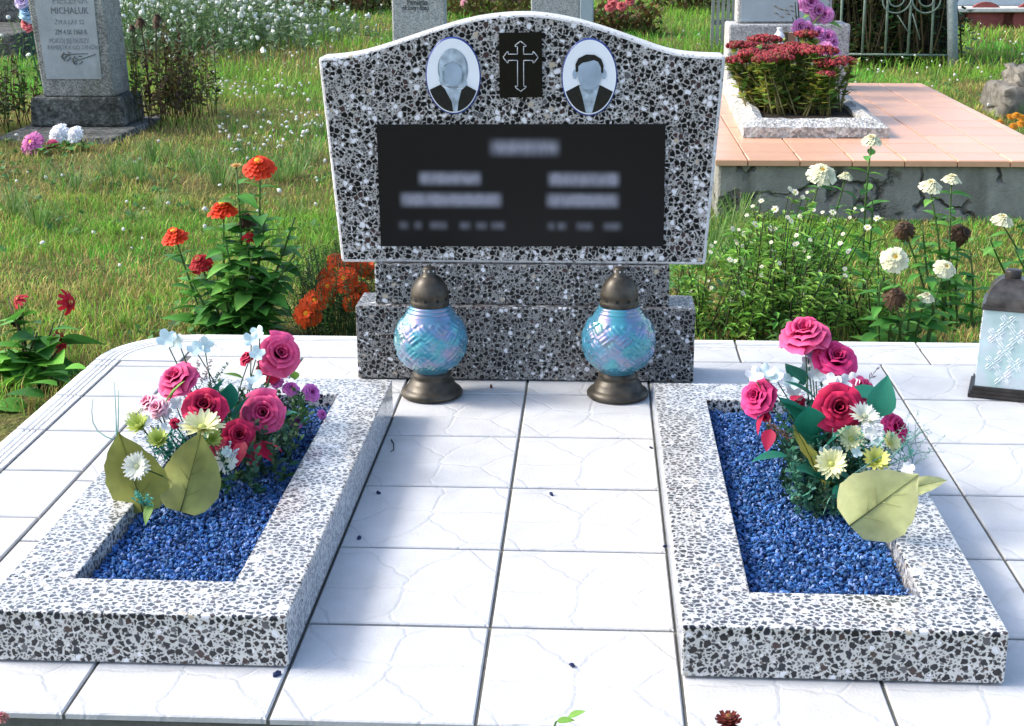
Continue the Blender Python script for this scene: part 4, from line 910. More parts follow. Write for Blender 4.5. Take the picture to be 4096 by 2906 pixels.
# aster bush with tiny white blooms
ab=thing('aster_bush',(.68,2.05,GZ),'spreading green aster bush dotted with tiny white blooms right of the headstone','aster')
DA=[daisy_me('aster_bloom',(.74,.74,.55),(.82,.82,.74),(.6,.5,.1),11,1,s,.15,.2,.3) for s in (31,32)]
mb=MB(); stems=MB()
def asterstem(base,tip,nl,lc,ll):
    pts=stemtube(stems,base,tip,.003,.0012,(.05,.06,.025),.06,6)
    for k in range(nl):
        f=rnd.uniform(.1,1); i=min(5,int(f*6)); p0=pts[i].lerp(pts[i+1],f*6-i); a=rnd.uniform(0,6.28); d=Vector((math.cos(a),math.sin(a),rnd.uniform(-.2,.8))).normalized(); l=ll*rnd.uniform(.5,1.2); s_=d.cross(Vector((0,0,1))).normalized()*l*.16; m_=p0+d*l*.5+Vector((0,0,l*.08)); e=p0+d*l-Vector((0,0,l*.15)); c=jit(lc,.3)
        mb.add([p0,m_+s_,e,m_-s_],[(0,1,2,3)],c)
blo=[(0.640,2.150,0.226),(0.701,2.200,0.262),(0.772,2.300,0.296),(0.796,2.300,0.281),(0.756,2.300,0.307),(0.843,2.300,0.315),(0.802,2.250,0.305),(0.665,2.250,0.278),(0.640,2.250,0.262),(0.677,2.100,0.228),(0.777,2.200,0.242),(0.866,2.200,0.231),(0.873,2.200,0.254),(0.692,2.100,0.224),(0.568,2.100,0.223),(0.586,2.100,0.220),(0.738,2.000,0.199),(0.788,2.050,0.202),(0.670,2.000,0.205),(0.601,2.100,0.209),(0.979,2.200,0.209),(1.015,2.250,0.226),(0.934,2.250,0.229),(0.875,2.050,0.192),(0.772,1.950,0.173),(0.869,1.900,0.132),(0.564,1.950,0.160),(0.585,1.900,0.077),(0.549,1.950,0.164),(0.817,2.200,0.261),(0.843,2.200,0.254),(0.740,2.200,0.238),(0.979,2.300,0.243),(0.956,2.300,0.247)]
for k,pt in enumerate(blo):
    r_=.013 if k in (1,2,12,20,21,0) else rnd.uniform(.006,.010)
    inst('flower',DA[k%2],ab,orient(pt,(rnd.uniform(-.4,.4),-.5,rnd.uniform(.4,1)),r_))
    asterstem((.70+(pt[0]-.72)*.45+rnd.uniform(-.04,.04),pt[1]+rnd.uniform(-.1,.05),GZ),pt,22,(.22,.42,.08),.04)
for k in range(60):
    y_=rnd.uniform(1.95,2.3); x_=.72+max(-.3,min(.3,rnd.gauss(0,.15))); inst('flower',DA[k%2],ab,orient((x_,y_,GZ+rnd.uniform(.12,.33)-.3*abs(x_-.72)),(rnd.uniform(-.4,.4),-.5,rnd.uniform(.4,1)),rnd.uniform(.005,.0085)))
for k in range(140):
    a=rnd.uniform(0,6.28); rr=rnd.random()**.5; b_=Vector((.72+rr*.34*math.cos(a),2.06+rr*.22*math.sin(a),GZ)); asterstem(b_,b_+Vector((rnd.uniform(-.08,.08),rnd.uniform(-.05,.05),rnd.uniform(.08,.42)*(1-.45*rr))),22,(.22,.42,.07) if k%3 else (.10,.25,.05),.04)
stems.build('stems',M_LEAF,ab); o=mb.build('foliage',M_LEAF,ab); o['kind']='stuff'

# ================================================================== NEIGHBOURING GRAVE WITH TERRACOTTA TILES (right)
ng=thing('tiled_grave',(1.34,5.1,GZ),'raised grave platform of terracotta tiles on a cracked concrete wall','grave platform')
mb=MB(); mb.box(.655,2.03,3.70,6.48,GZ-.2,.158); ob=mb.build('concrete_wall',M_CONC,ng); bev(ob,.012,2)
gx=[.640,.770,.976,1.182,1.388,1.594,1.800,2.006,2.052]; gy=[3.672,3.868,4.112,4.358,4.604,4.85,5.096,5.342,5.588,5.834,6.08,6.30,6.50]
for a,b in zip(gx[:-1],gx[1:]):
    for c,d in zip(gy[:-1],gy[1:]):
        if c==gy[0]:
            mb=MB(); mb.box(a+.0025,b-.0025,c,d-.0025,.152,.177,b=.004); mb.build('tile',M_ORANGE,ng)
        else:
            k=('o',round(b-a,3),round(d-c,3))
            if k not in tile_me:
                q=MB(); q.box(-(b-a)/2+.0025,(b-a)/2-.0025,-(d-c)/2+.0025,(d-c)/2-.0025,-.0185,0,b=.002); tile_me[k]=q.mesh('tile',M_ORANGE)
            inst('tile',tile_me[k],ng,Matrix.Translation(((a+b)/2,(c+d)/2,.177+rnd.uniform(-.001,.001))))
# planter kerb: sloped roughcast rails
pk=thing('planter_kerb',(1.12,5.1,.178),'white roughcast planter kerb with sloping edges on the terracotta tiles','grave kerb')
def sloped(path):   # path of (outer, inner) plan points
    pass
def rail4(p,q,pi,qi,h0,h1):
    """outer edge p-q, inner edge pi-qi (plan); outer height h0, inner top h1"""
    m0=[p[0]+(pi[0]-p[0])*.62,p[1]+(pi[1]-p[1])*.62]; m1=[q[0]+(qi[0]-q[0])*.62,q[1]+(qi[1]-q[1])*.62]
    z=.1785; mb=MB()
    sec=lambda a,m,i:[(a[0],a[1],z),(a[0],a[1],z+h0),(m[0],m[1],z+h1),(i[0],i[1],z+h1-.012),(i[0],i[1],z)]
    A_=sec(p,m0,pi); B_=sec(q,m1,qi)
    # subdivide along the length and roughen slightly
    K=14; vs=[]
    for k in range(K+1):
        f=k/K
        for a,b in zip(A_,B_):
            j=.004 if 0<k<K else 0
            vs.append(tuple(a[i]+(b[i]-a[i])*f+rnd.uniform(-j,j)*(i!=0 or 1) for i in range(3)))
    fs=[(k*5+i,(k+1)*5+i,(k+1)*5+i+1,k*5+i+1) for k in range(K) for i in range(4)]+[tuple(range(5)),tuple(K*5+i for i in range(4,-1,-1))]
    mb.add(vs,fs); mb.build('rail',M_ROUGHCAST,pk)
O=[(.808,4.262),(1.438,4.262),(1.470,6.06),(.860,6.06)]; I=[(.912,4.395),(1.345,4.395),(1.372,6.06),(.955,6.06)]
rail4(O[0],O[1],I[0],I[1],.045,.075); rail4(O[3],O[0],I[3],I[0],.045,.075); rail4(O[1],O[2],I[1],I[2],.045,.075)
mb=MB(); mb.add([(.915,4.398,.222),(1.343,4.398,.222),(1.37,6.06,.222),(.957,6.06,.222)],[(0,1,2,3)]); mb.build('soil',M_SOIL,pk)
ns=thing('gravestone',(1.22,6.2,.178),'grey gravestone with pale blue panel standing behind the red sedum','gravestone')
mb=MB(); mb.box(.888,1.552,6.085,6.36,.1785,.540); bev(mb.build('base_block',M_GREYST,ns),.012,2)
mb=MB(); mb.box(.935,1.452,6.125,6.30,.541,1.25); bev(mb.build('stele',M_GREYST,ns),.012,2)
mb=MB(); mb.box(.955,1.43,6.118,6.1245,.552,1.20); mb.build('panel',M_BLUEPANEL,ns)
mb=MB()
for k,(x,y) in enumerate(((3095,20),(3120,32),(3100,48),(3160,20),(3140,35),(3165,38),(3180,60),(3125,62),(3110,28),(3148,50))):
    a_=Vector((.938+(x-2953)/743,6.116,.560+(78-y)/743*1.02)); b_=a_+Vector((.022,0,-.010)); mb.tube([a_,b_],.004,.002,5,(.25,.24,.20))
mb.build('carved_sprig',M_PLAIN,ns)
# sedum
sd_=thing('sedum_plant',(1.12,5.1,.222),'large stonecrop clump with dark red flower heads growing in the planter','sedum')
heads=[((0.865,5.100,0.491),.085),((0.941,5.200,0.503),.09),((1.011,5.400,0.515),.10),((0.828,4.950,0.457),.07),((0.987,4.800,0.493),.11),((1.136,5.200,0.503),.10),((1.137,4.900,0.519),.09),((1.208,4.850,0.489),.10),((1.248,4.800,0.465),.085),((1.344,5.000,0.452),.07),((0.941,4.750,0.486),.07),((1.231,5.500,0.520),.07),((1.039,4.900,0.496),.08),((1.226,4.750,0.424),.05),((0.899,4.900,0.496),.08),((1.038,5.300,0.493),.08)]
LS=MB(); SS=MB()
hd=[]
for i,(pt,r_) in enumerate(heads):
    pt=Vector(pt)+Vector((0,0,rnd.uniform(-.02,.02))); r_*=.85; nb=230; a=npr.uniform(0,6.28,nb); q=np.sqrt(npr.uniform(0,1,nb)); P=np.stack([pt.x+r_*q*np.cos(a),pt.y+r_*.8*q*np.sin(a),pt.z+.20*r_*(1-q**2)+npr.uniform(-.012,.004,nb)],1)
    c=np.array([.34,.045,.055])*npr.uniform(.55,1.35,(nb,1)); br=npr.random(nb)<.2; c[br]=np.array([.20,.07,.035])
    V,F,C=blobs(P,npr.uniform(.006,.011,nb),c,(1,1,.8),.2); Mi=wm(sd_).inverted(); V=V-np.array(sd_.location)
    o=inst('flower_head',fastmesh('flower_head',V,F,C,M_PETAL),sd_,wm(sd_))
    for s_ in range(12):
        b0=Vector((1.12+(pt.x-1.12)*.62+rnd.uniform(-.07,.07),4.95+(pt.y-5.05)*.6+rnd.uniform(-.12,.12),.222)); t0=pt+Vector((rnd.uniform(-1,1)*r_*.8,rnd.uniform(-1,1)*r_*.6,-.008))
        pts=stemtube(SS,b0,t0,.0045,.003,(.22,.19,.07),.05,6)
        for k in range(16):
            f=rnd.uniform(.12,.97); ii=min(5,int(f*6)); p0=pts[ii].lerp(pts[ii+1],f*6-ii); an=rnd.uniform(0,6.28); d=Vector((math.cos(an),math.sin(an),rnd.uniform(-.1,.6))).normalized(); l=rnd.uniform(.04,.075); sv=d.cross(Vector((0,0,1))).normalized()*l*.30; m_=p0+d*l*.55; e=p0+d*l
            LS.add([p0,m_+sv,e,m_-sv],[(0,1,2,3)],jit(rnd.choice(((.20,.33,.06),(.26,.35,.06),(.40,.38,.07),(.12,.24,.055))),.2))
SS.build('stems',M_LEAF,sd_); o=LS.build('foliage',M_LEAF,sd_); o['kind']='stuff'
# small white lantern and box behind the sedum, purple silk flowers
c=Vector((1.126,5.750,0.458)); t=thing('small_lantern',c,'small white plastic lantern half hidden behind the red sedum heads','lantern')
mb=MB(); mb.lathe([(.026,0),(.028,.006),(.018,.012),(.020,.018),(.030,.030),(.026,.050),(.016,.064),(.013,.068)],20,c); mb.build('body',M_WHITEGL,t)
mb=MB(); mb.lathe([(.014,.068),(.014,.080),(.016,.082),(.016,.086),(.004,.087)],16,c); mb.build('cap',M_WHITEGL,t)
c=Vector((1.186,5.800,0.480)); t=thing('small_box',c,'small brown box standing behind the red sedum','box'); mb=MB(); mb.box(c.x-.045,c.x-.006,c.y,c.y+.05,.222,c.z+.036); mb.build('side',simple('box_green',(.08,.075,.04)),t); mb=MB(); mb.box(c.x-.0055,c.x+.030,c.y-.006,c.y+.05,.222,c.z+.034); mb.build('front',simple('box_brown',(.30,.20,.13)),t)
pf=thing('silk_flower_spray',(1.42,5.85,.222),'tall spray of purple-pink silk flowers leaning on the grey gravestone','bouquet')
PF=[rose_me('purple_flower',(.42,.04,.26),(.52,.08,.34),(.62,.28,.52),s,1) for s in (41,42)]; PF2=[rose_me('mauve_flower',(.30,.02,.20),(.42,.04,.30),(.60,.30,.55),43,1)]
for k,(pt,r_) in enumerate((((1.283,5.800,0.671),.050),((1.325,5.800,0.626),.045),((1.366,5.800,0.607),.038),((1.307,5.850,0.733),.05),((1.231,5.750,0.546),.04),((1.271,5.750,0.536),.035),((1.331,5.750,0.514),.04),((1.378,5.750,0.495),.04),((1.405,5.750,0.469),.032),((1.361,5.700,0.434),.036),((1.401,5.700,0.419),.036))):
    inst('flower',(PF if k<4 else PF2+PF)[k%2],pf,orient(pt,(rnd.uniform(-.5,.5),-.8,rnd.uniform(0,.6)),r_,k))
mb=MB()
for tip in ((1.222,5.850,0.720),(1.212,5.850,0.669),(1.303,5.820,0.606),(1.202,5.850,0.591)): stemtube(mb,(1.30,5.9,.22),tip,.005,.003,(.03,.045,.025),.03,6)
mb.build('stems',M_LEAF,pf)
for pt,d in (((1.252,5.820,0.587),(.8,-.2,.5)),((1.304,5.800,0.543),(.3,-.3,.8)),((1.367,5.800,0.575),(.9,-.2,-.2)),((1.302,5.750,0.443),(-.1,-.3,.8))): inst('leaf',LF_GREEN[0],pf,orient(pt,d,.10,.4))

# ================================================================== OLD GRAVESTONE (left)
og=thing('gravestone',(-2.80,6.2,GZ),'old weathered gravestone with carved inscription on a dark mossy base at the left','gravestone')
def taper(x0,x1,X0,X1,y0,y1,Y0,Y1,z0,z1,name,mat,bw=.01):
    mb=MB(); mb.add([(x0,y0,z0),(x1,y0,z0),(x1,y1,z0),(x0,y1,z0),(X0,Y0,z1),(X1,Y0,z1),(X1,Y1,z1),(X0,Y1,z1)],[(0,3,2,1),(4,5,6,7),(0,1,5,4),(1,2,6,5),(2,3,7,6),(3,0,4,7)])
    o=mb.build(name,mat,og); bev(o,bw,2); return o
taper(-3.16,-2.45,-3.14,-2.47,5.62,6.62,5.66,6.60,GZ-.05,-.035,'ground_slab',M_OLDBASE)
taper(-3.10,-2.545,-3.085,-2.552,6.085,6.50,6.085,6.47,-.0345,.133,'base_block',M_OLDBASE,.015)
taper(-3.015,-2.60,-3.075,-2.625,6.11,6.42,6.11,6.40,.1335,.98,'stele',M_OLDST,.012)
mb=MB(); y=6.104
mb.add([(-2.985,y,.235),(-2.662,y,.235),(-2.672,y,.95),(-3.025,y,.95),(-2.985,6.109,.235),(-2.662,6.109,.235),(-2.672,6.109,.95),(-3.025,6.109,.95)],[(0,1,2,3),(0,4,5,1),(1,5,6,2),(2,6,7,3),(3,7,4,0)])
pnl=mb.build('inscription_panel',M_OLDPANEL,og)
M_CARVE=simple('carved_letters',(.15,.16,.16),.9,.1,0,.4,60); M_CARVE2=simple('faint_letters',(.25,.265,.27),.9,.1,0,.4,60)
def carve(txt,px,size,mat,parent,y,fit=None):
    me=textmesh(txt,size,'CENTER',.0006); me.materials.clear(); me.materials.append(mat); me.name='inscription'
    if fit:
        xs_=[v.co.x for v in me.vertices]; wdt=max(xs_)-min(xs_); 
        for v in me.vertices: v.co.x*=fit/wdt
    return inst('inscription',me,parent,Matrix.Translation((px[0],y,px[2]))@FRONT)
carve('HELENA',(-2.807,6.100,0.655),.058,M_CARVE2,pnl,6.1030,.20)
carve('MICHALUK',(-2.813,6.100,0.600),.052,M_CARVE,pnl,6.1030,.215)
carve('ŻYŁA LAT 52',(-2.821,6.100,0.542),.036,M_CARVE2,pnl,6.1030,.17)
carve('ZM 4 IX 1960 R',(-2.815,6.100,0.485),.040,M_CARVE,pnl,6.1030,.185)
carve('POKÓJ JEJ DUSZY',(-2.831,6.100,0.439),.036,M_CARVE2,pnl,6.1030,.23)
carve('PAMIĄTKA OD SYNÓW',(-2.809,6.100,0.402),.034,M_CARVE2,pnl,6.1030,.30)
mb=MB()
def strokes(L_,r0=.0035,r1=.0018):
    for seq in L_: mb.tube([(q[0],6.1015,q[2]) for q in seq],r0,r1,5)
strokes([((-2.864,6.100,0.375),(-2.802,6.100,0.377),(-2.727,6.100,0.379)),((-2.859,6.100,0.364),(-2.832,6.100,0.370)),((-2.794,6.100,0.343),(-2.739,6.100,0.358),(-2.684,6.100,0.375)),((-2.845,6.100,0.389),(-2.828,6.100,0.383)),((-2.830,6.100,0.358),(-2.853,6.100,0.336)),((-2.763,6.100,0.335),(-2.786,6.100,0.319)),((-2.786,6.100,0.365),(-2.763,6.100,0.363)),((-2.805,6.100,0.354),(-2.788,6.100,0.347))])
for q in ((-2.869,6.100,0.381),(-2.878,6.100,0.372),(-2.881,6.100,0.363),(-2.877,6.100,0.353),(-2.869,6.100,0.344),(-2.862,6.100,0.357),(-2.808,6.100,0.360),(-2.818,6.100,0.349),(-2.819,6.100,0.337),(-2.813,6.100,0.326),(-2.803,6.100,0.322),(-2.802,6.100,0.336)):
    mb.lathe([(.0062,0),(.005,.003),(.001,.004)],8,(0,0,0)) if False else mb.tube([(q[0]-.003,6.1012,q[2]-.002),(q[0]+.003,6.1012,q[2]+.002)],.0055,.0055,6)
mb.build('carved_sprig',M_CARVE,pnl)
# silk chrysanthemums in front of the old stone
def chrys(px,me,r_,label,name='silk_chrysanthemum'):
    z0=GZf(px[0],px[1]); t=thing(name,(px[0]+.03,px[1],z0),label,'flower','silk flowers laid before the old gravestone')
    inst('bloom',me,t,orient(px,(-.2,-.7,.5),r_)); mb=MB(); stemtube(mb,(px[0]+.05,px[1]+.02,z0-.01),Vector(px)+Vector((.0,.03,-.01)),.004,.003,(.06,.14,.04),.1,5); mb.build('stem',M_LEAF,t)
    for k in range(5): a=rnd.uniform(0,6.28); inst('leaf',LF_Z[k%3],t,orient((px[0]+.05,px[1],z0+rnd.uniform(.01,.04)),(math.cos(a),math.sin(a),.35),rnd.uniform(.06,.10),.2))
CHW=zinnia_me('white_chrysanthemum',(.72,.74,.80),(.86,.87,.90),(.8,.8,.8),51,6,.10,26,.42,.11); CHP=zinnia_me('pink_chrysanthemum',(.52,.06,.30),(.66,.20,.46),(.70,.42,.10),52,5,.10,24,.30,.12); CHR=zinnia_me('red_chrysanthemum',(.40,.02,.10),(.5,.05,.15),(.4,.1,.1),53,4,.2,14,.35)
chrys((-2.785,5.300,-0.014),CHP,.070,'large pink silk chrysanthemum lying before the old gravestone')
chrys((-2.685,5.420,0.022),CHW,.060,'left one of the two white silk chrysanthemums before the old gravestone')
chrys((-2.592,5.400,0.021),CHW,.050,'right one of the two white silk chrysanthemums before the old gravestone')
chrys((-2.696,5.330,-0.022),CHR,.036,'small red silk chrysanthemum between the pink and white ones')

# ================================================================== BACKGROUND GRAVES AND FENCES
def stone(name,x0,x1,y0,y1,z1,label,mat,txt=None):
    t=thing(name,((x0+x1)/2,(y0+y1)/2,GZ),label,'gravestone'); mb=MB(); mb.box(x0-.06,x1+.06,y0-.05,y1+.05,GZ-.1,GZ+.12); bev(mb.build('base_block',M_GREYST,t),.012); mb=MB(); mb.box(x0,x1,y0,y1,GZ+.121,z1); so_=mb.build('stele',mat,t); bev(so_,.012)
    return t,so_
a_=(-1.383,9.000,0.413); b_=(-0.981,9.000,0.412)
t,so_=stone('gravestone',a_[0],b_[0],9.0,9.16,1.15,'pale grey gravestone with dark script behind the left half of the headstone',M_GREYST)
M_SCRIPT=simple('dark_script',(.03,.03,.032),.8,.2)
carve('w Bogu  spoczywa',(-1.183,9.000,0.519),.05,M_SCRIPT,so_,8.9975,.25) if False else None
carve('Pamiątka',(-1.187,9.000,0.486),.058,M_SCRIPT,so_,8.9975,.155); carve('od żony i dzieci',(-1.203,9.000,0.448),.052,M_SCRIPT,so_,8.9975,.20)
a_=(-0.421,11.000,0.331); b_=(0.008,11.000,0.331)
t,so_=stone('gravestone',a_[0],b_[0],11.,11.22,1.2,'light grey gravestone with a side pillar peeking over the headstone top',M_GREYST)
c_=(0.132,11.000,0.330); mb=MB(); mb.box(b_[0]+.002,c_[0],10.98,11.25,GZ-.1,1.1); bev(mb.build('side_pillar',M_BLUEPANEL,t),.012)
# slat fence
def slat(x,y,z0,z1,wd,mat,parent,name='slat'): mb=MB(); mb.box(x-wd/2,x+wd/2,y,y+.02,z0,z1); mb.build(name,mat,parent)
fe=thing('slat_fence',(1.45,11.7,GZ),'pale grey slat fence between the headstone and the blue-panelled gravestone','fence')
M_SLAT=simple('weathered_slat',(.34,.36,.33),.85,.2,0,.2,6)
f0=(1.225,11.700,-0.064); 
for k in range(12): slat(f0[0]+.012+k*.047,11.7,GZ-.02,1.1,.03,M_SLAT,fe)
for z in (.15,.75): mb=MB(); mb.box(f0[0],f0[0]+.56,11.722,11.75,z,z+.05); mb.build('rail',M_SLAT,fe)
# iron fence with scrolls
fx=thing('iron_fence',(2.6,9.84,GZ),'grey-green iron fence panel with a double scroll before a dark hedge','fence')
GRN=(.17,.23,.19)
def bar(a,b,r=.010,name='bar'): mb=MB(); mb.tube([a,b],r,r,8,GRN); mb.build(name,M_METALV,fx)
for xt,xb in ((3363,3360),(3458,3448),(3550,3540),(3644,3630),(3735,3720)):
    pass
for t_,b2 in (((2.109,9.840,0.473),(2.121,9.840,0.019)),((2.290,9.840,0.472),(2.294,9.840,0.053)),((2.470,9.840,0.472),(2.478,9.840,0.053)),((2.653,9.840,0.472),(2.656,9.840,0.053)),((2.829,9.840,0.471),(2.841,9.840,0.039))):
    t_=Vector(t_);b2=Vector(b2); d=(t_-b2); bar(b2,b2+d*1.7)
r0=Vector((2.115,9.840,0.049)); r1=Vector((2.992,9.840,0.039)); bar(r0,r1,.009,'bottom_rail'); bar(r0+Vector((0,0,.86)),r1+Vector((0,0,.86)),.009,'top_rail')
cs=Vector((2.653,9.825,0.426))
for sg in (-1,1):
    pts=[]
    for k in range(40):
        a=k/39*math.pi*3.4; rr=.125-.092*(k/39); pts.append(cs+Vector((sg*(.128-rr*math.cos(a)),0,.02-rr*math.sin(a)*.95+.03)))
    mb=MB(); mb.tube(pts,.007,.006,6,GRN); mb.build('scroll',M_METALV,fx)
for a_,b_ in (((2.551,9.830,0.356),(2.661,9.830,0.201)),((2.668,9.830,0.366),(2.743,9.830,0.162))): bar(a_,b_,.005,'brace')
pb=Vector((3.027,9.840,-0.075)); pt_=Vector((2.971,9.840,0.471)); pb.z=GZ
po=thing('fence_post',pb,'thick grey-blue fence post right of the scrolled iron fence','post'); mb=MB(); d=(pt_-pb); mb.tube([pb-Vector((0,0,.05)),pb+d*.5,pb+d*2.0],.042,.040,14,(.22,.27,.27)); mb.build('shaft',M_METALV,po); mb=MB(); e=pb+d*2.0; mb.lathe([(.045,-.01),(.045,.01),(.02,.03),(.004,.035)],14,e,(.22,.27,.27)); mb.build('cap',M_METALV,po)
# hedge behind the fence
hd_=thing('hedge_shrub',(2.6,10.4,GZ),'dark leafy shrub growing behind the scrolled iron fence','shrub')
mb=MB(); br=MB()
for k in range(90):
    b_=Vector((rnd.uniform(1.95,3.15),rnd.uniform(10.02,10.75),GZ)); stemtube(br,b_,b_+Vector((rnd.uniform(-.25,.25),rnd.uniform(-.15,.15),rnd.uniform(.5,1.2))),.008,.003,(.13,.10,.05) if k%2 else (.06,.05,.03),.08,5)
br.build('branches',M_LEAF,hd_)
n=5200; hx=npr.uniform(1.9,3.2,n); hy=npr.uniform(9.98,10.9,n); hz=GZ+npr.uniform(.06,1.25,n); keep=(vnoise(hx+20,hz+20,.16,61)>.40)|(hy>10.5)
hx,hy,hz=hx[keep],hy[keep],hz[keep]
for x,y,z in zip(hx,hy,hz):
    a=rnd.uniform(0,6.28); d=Vector((math.cos(a),math.sin(a),rnd.uniform(-.6,.4))).normalized(); l=rnd.uniform(.04,.10); s_=d.cross(Vector((0,0,1))).normalized()*l*.36; p0=Vector((x,y,z)); m_=p0+d*l*.5
    mb.add([p0,m_+s_,p0+d*l,m_-s_],[(0,1,2,3)],jit(rnd.choice(((.045,.12,.03),(.07,.18,.045),(.03,.07,.02),(.09,.09,.03))),.25))
o=mb.build('foliage',M_LEAF,hd_); o['kind']='stuff'
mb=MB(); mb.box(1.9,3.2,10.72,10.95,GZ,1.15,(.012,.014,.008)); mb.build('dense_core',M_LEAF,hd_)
# far grave at top right
fg=thing('walled_grave',(4.8,15.,GZ),'distant grave with brick-red scalloped wall under a pale stone slab at the top right','grave platform')
w0=(4.185,14.500,-0.064); x0=w0[0]
mb=MB(); mb.box(x0-.3,x0+2.4,14.62,16.2,GZ-.1,.09); mb.build('wall',simple('red_render',(.17,.055,.045),.9,.2,0,.3,8),fg)
for k in range(6):
    cx_=x0+.28+k*.50; mb=MB(); n=24; r_=.20; mb.add([(cx_+r_*math.cos(2*math.pi*i/n),14.56,.02+r_*math.sin(2*math.pi*i/n)*.9) for i in range(n)]+[(cx_+r_*math.cos(2*math.pi*i/n),14.62,.02+r_*math.sin(2*math.pi*i/n)*.9) for i in range(n)],[tuple(range(n))]+[(i,n+i,n+(i+1)%n,(i+1)%n) for i in range(n)]); mb.build('scallop',simple('red_disc',(.24,.07,.065),.9,.2,0,.25,8),fg)
mb=MB(); mb.box(x0-.36,x0+2.5,14.50,16.3,.0905,.138); bev(mb.build('slab',simple('pale_slab',(.62,.62,.58),.7,.3,0,.1),fg),.01)
mb=MB(); mb.box(x0-.1,x0+2.2,14.9,16.0,.1385,.55); bev(mb.build('tomb_block',M_BLUEPANEL,fg),.012)
# weathered stump and orange flowers on the right edge
sx=(2.735,6.886,-0.070)
stp=thing('concrete_stump',(sx[0]+.05,sx[1]+.15,GZ),'crumbling mossy concrete block at the right edge behind orange flowers','rubble')
def roughblock(x0,x1,y0,y1,z0,z1,name,mat,parent,j=.02,n=5):
    bm=bmesh.new(); bmesh.ops.create_cube(bm,size=1); bmesh.ops.subdivide_edges(bm,edges=bm.edges,cuts=n,use_grid_fill=True)
    for v in bm.verts:
        v.co=Vector((x0+(v.co.x+.5)*(x1-x0),y0+(v.co.y+.5)*(y1-y0),z0+(v.co.z+.5)*(z1-z0)))+Vector((rnd.uniform(-j,j),rnd.uniform(-j,j),rnd.uniform(-j,j)))
    mb=MB(); bm.verts.index_update(); mb.add([v.co[:] for v in bm.verts],[[v.index for v in f.verts] for f in bm.faces],smooth=True); bm.free(); return mb.build(name,mat,parent)
roughblock(sx[0]-.10,sx[0]+.35,sx[1]+.0,sx[1]+.5,GZ-.05,.10,'lower_block',M_STUMP,stp); roughblock(sx[0]+.02,sx[0]+.35,sx[1]+.15,sx[1]+.5,.07,.20,'upper_block',M_STUMP,stp)
MGO=zinnia_me('orange_marigold',(.60,.18,.01),(.72,.30,.02),(.7,.3,.02),61,4,.2,14,.5)
mo=thing('orange_marigold_plant',(sx[0]-.02,sx[1]-.5,GZ),'small plant with bright orange marigolds at the right edge','marigold')
mb=MB()
for k in range(60): b_=Vector((sx[0]+rnd.uniform(-.14,.16),sx[1]-.55+rnd.uniform(-.1,.2),GZ)); feather(mb,b_,b_+Vector((rnd.uniform(-.04,.04),rnd.uniform(-.04,.04),rnd.uniform(.05,.14))),(.07,.17,.035),18,.03)
mb.build('foliage',M_LEAF,mo)
for k,pt in enumerate(((2.438,5.900,0.069),(2.426,5.950,0.054),(2.325,5.800,0.044),(2.436,5.800,0.038),(2.374,5.700,0.038),(2.494,6.000,0.045))): inst('flower',MGO,mo,orient(pt,(rnd.uniform(-.4,.4),-.5,.8),.026,k))
# bushes along the top edge
def bush(name,label,cx,cy,rx,ry,h,leafc,n,flc=None,nf=0,fr=.03,ll=.06,cat='shrub'):
    z0=GZf(cx,cy); t=thing(name,(cx,cy,z0),label,cat); br=MB(); mb=MB()
    for k in range(26):
        a=rnd.uniform(0,6.28); q=rnd.random()**.5; b_=Vector((cx+.5*rx*q*math.cos(a),cy+.5*ry*q*math.sin(a),z0)); stemtube(br,b_,Vector((cx+rx*q*math.cos(a),cy+ry*q*math.sin(a),z0+h*rnd.uniform(.6,1))),.006,.002,(.08,.06,.03),.08,5)
    br.build('stems',M_LEAF,t)
    for k in range(n):
        a=rnd.uniform(0,6.28); q=rnd.random()**.5; zz_=rnd.random(); p0=Vector((cx+rx*q*math.cos(a),cy+ry*q*math.sin(a),z0+h*zz_*(1-.35*q)*rnd.uniform(.75,1.05))); d=Vector((rnd.uniform(-1,1),rnd.uniform(-1,1),rnd.uniform(-.2,1))).normalized(); l=ll*rnd.uniform(.5,1.3); s_=d.cross(Vector((.1,.2,1))).normalized()*l*.25; m_=p0+d*l*.5
        mb.add([p0,m_+s_,p0+d*l,m_-s_],[(0,1,2,3)],jit(rnd.choice(leafc),.25))
    o=mb.build('foliage',M_LEAF,t); o['kind']='stuff'
    if nf:
        me=zinnia_me('bloom',flc,tuple(min(1,x*1.35) for x in flc),tuple(x*.7 for x in flc),71,3,.1,9,.4)
        for k in range(nf):
            a=rnd.uniform(0,6.28); q=rnd.random()**.5; inst('flower',me,t,orient((cx+rx*q*math.cos(a),cy-abs(ry*q*math.sin(a)),z0+h*rnd.uniform(.6,1.02)*(1-.25*q)),(rnd.uniform(-.4,.4),-.7,.6),fr*rnd.uniform(.7,1.2)))
    return t
BR=((.14,.075,.03),(.17,.11,.04),(.09,.10,.03),(.10,.06,.03)); GN=((.09,.17,.035),(.06,.12,.03),(.12,.16,.04))
q=(0.424,14.558,-0.070); bush('rose_bush','browning rose bush with pinkish-red blooms above the headstone curve, right of centre',q[0],q[1]-1.2,.42,.35,.42,BR+GN[:1],1100,(.50,.06,.08),0,.05,.09)
rb=bpy.data.objects['rose_bush']
for k,pt in enumerate(((0.323,12.200,0.307),(0.399,12.100,0.300),(0.312,12.300,0.339),(0.481,12.300,0.336),(0.283,12.200,0.283))): inst('flower',ROSE['crimson'][k%2] if k==9 else rose_me('garden_rose',(.36,.03,.04),(.50,.07,.08),(.58,.16,.16),80+k),rb,orient(pt,(0,-.8,.5),.042,k))
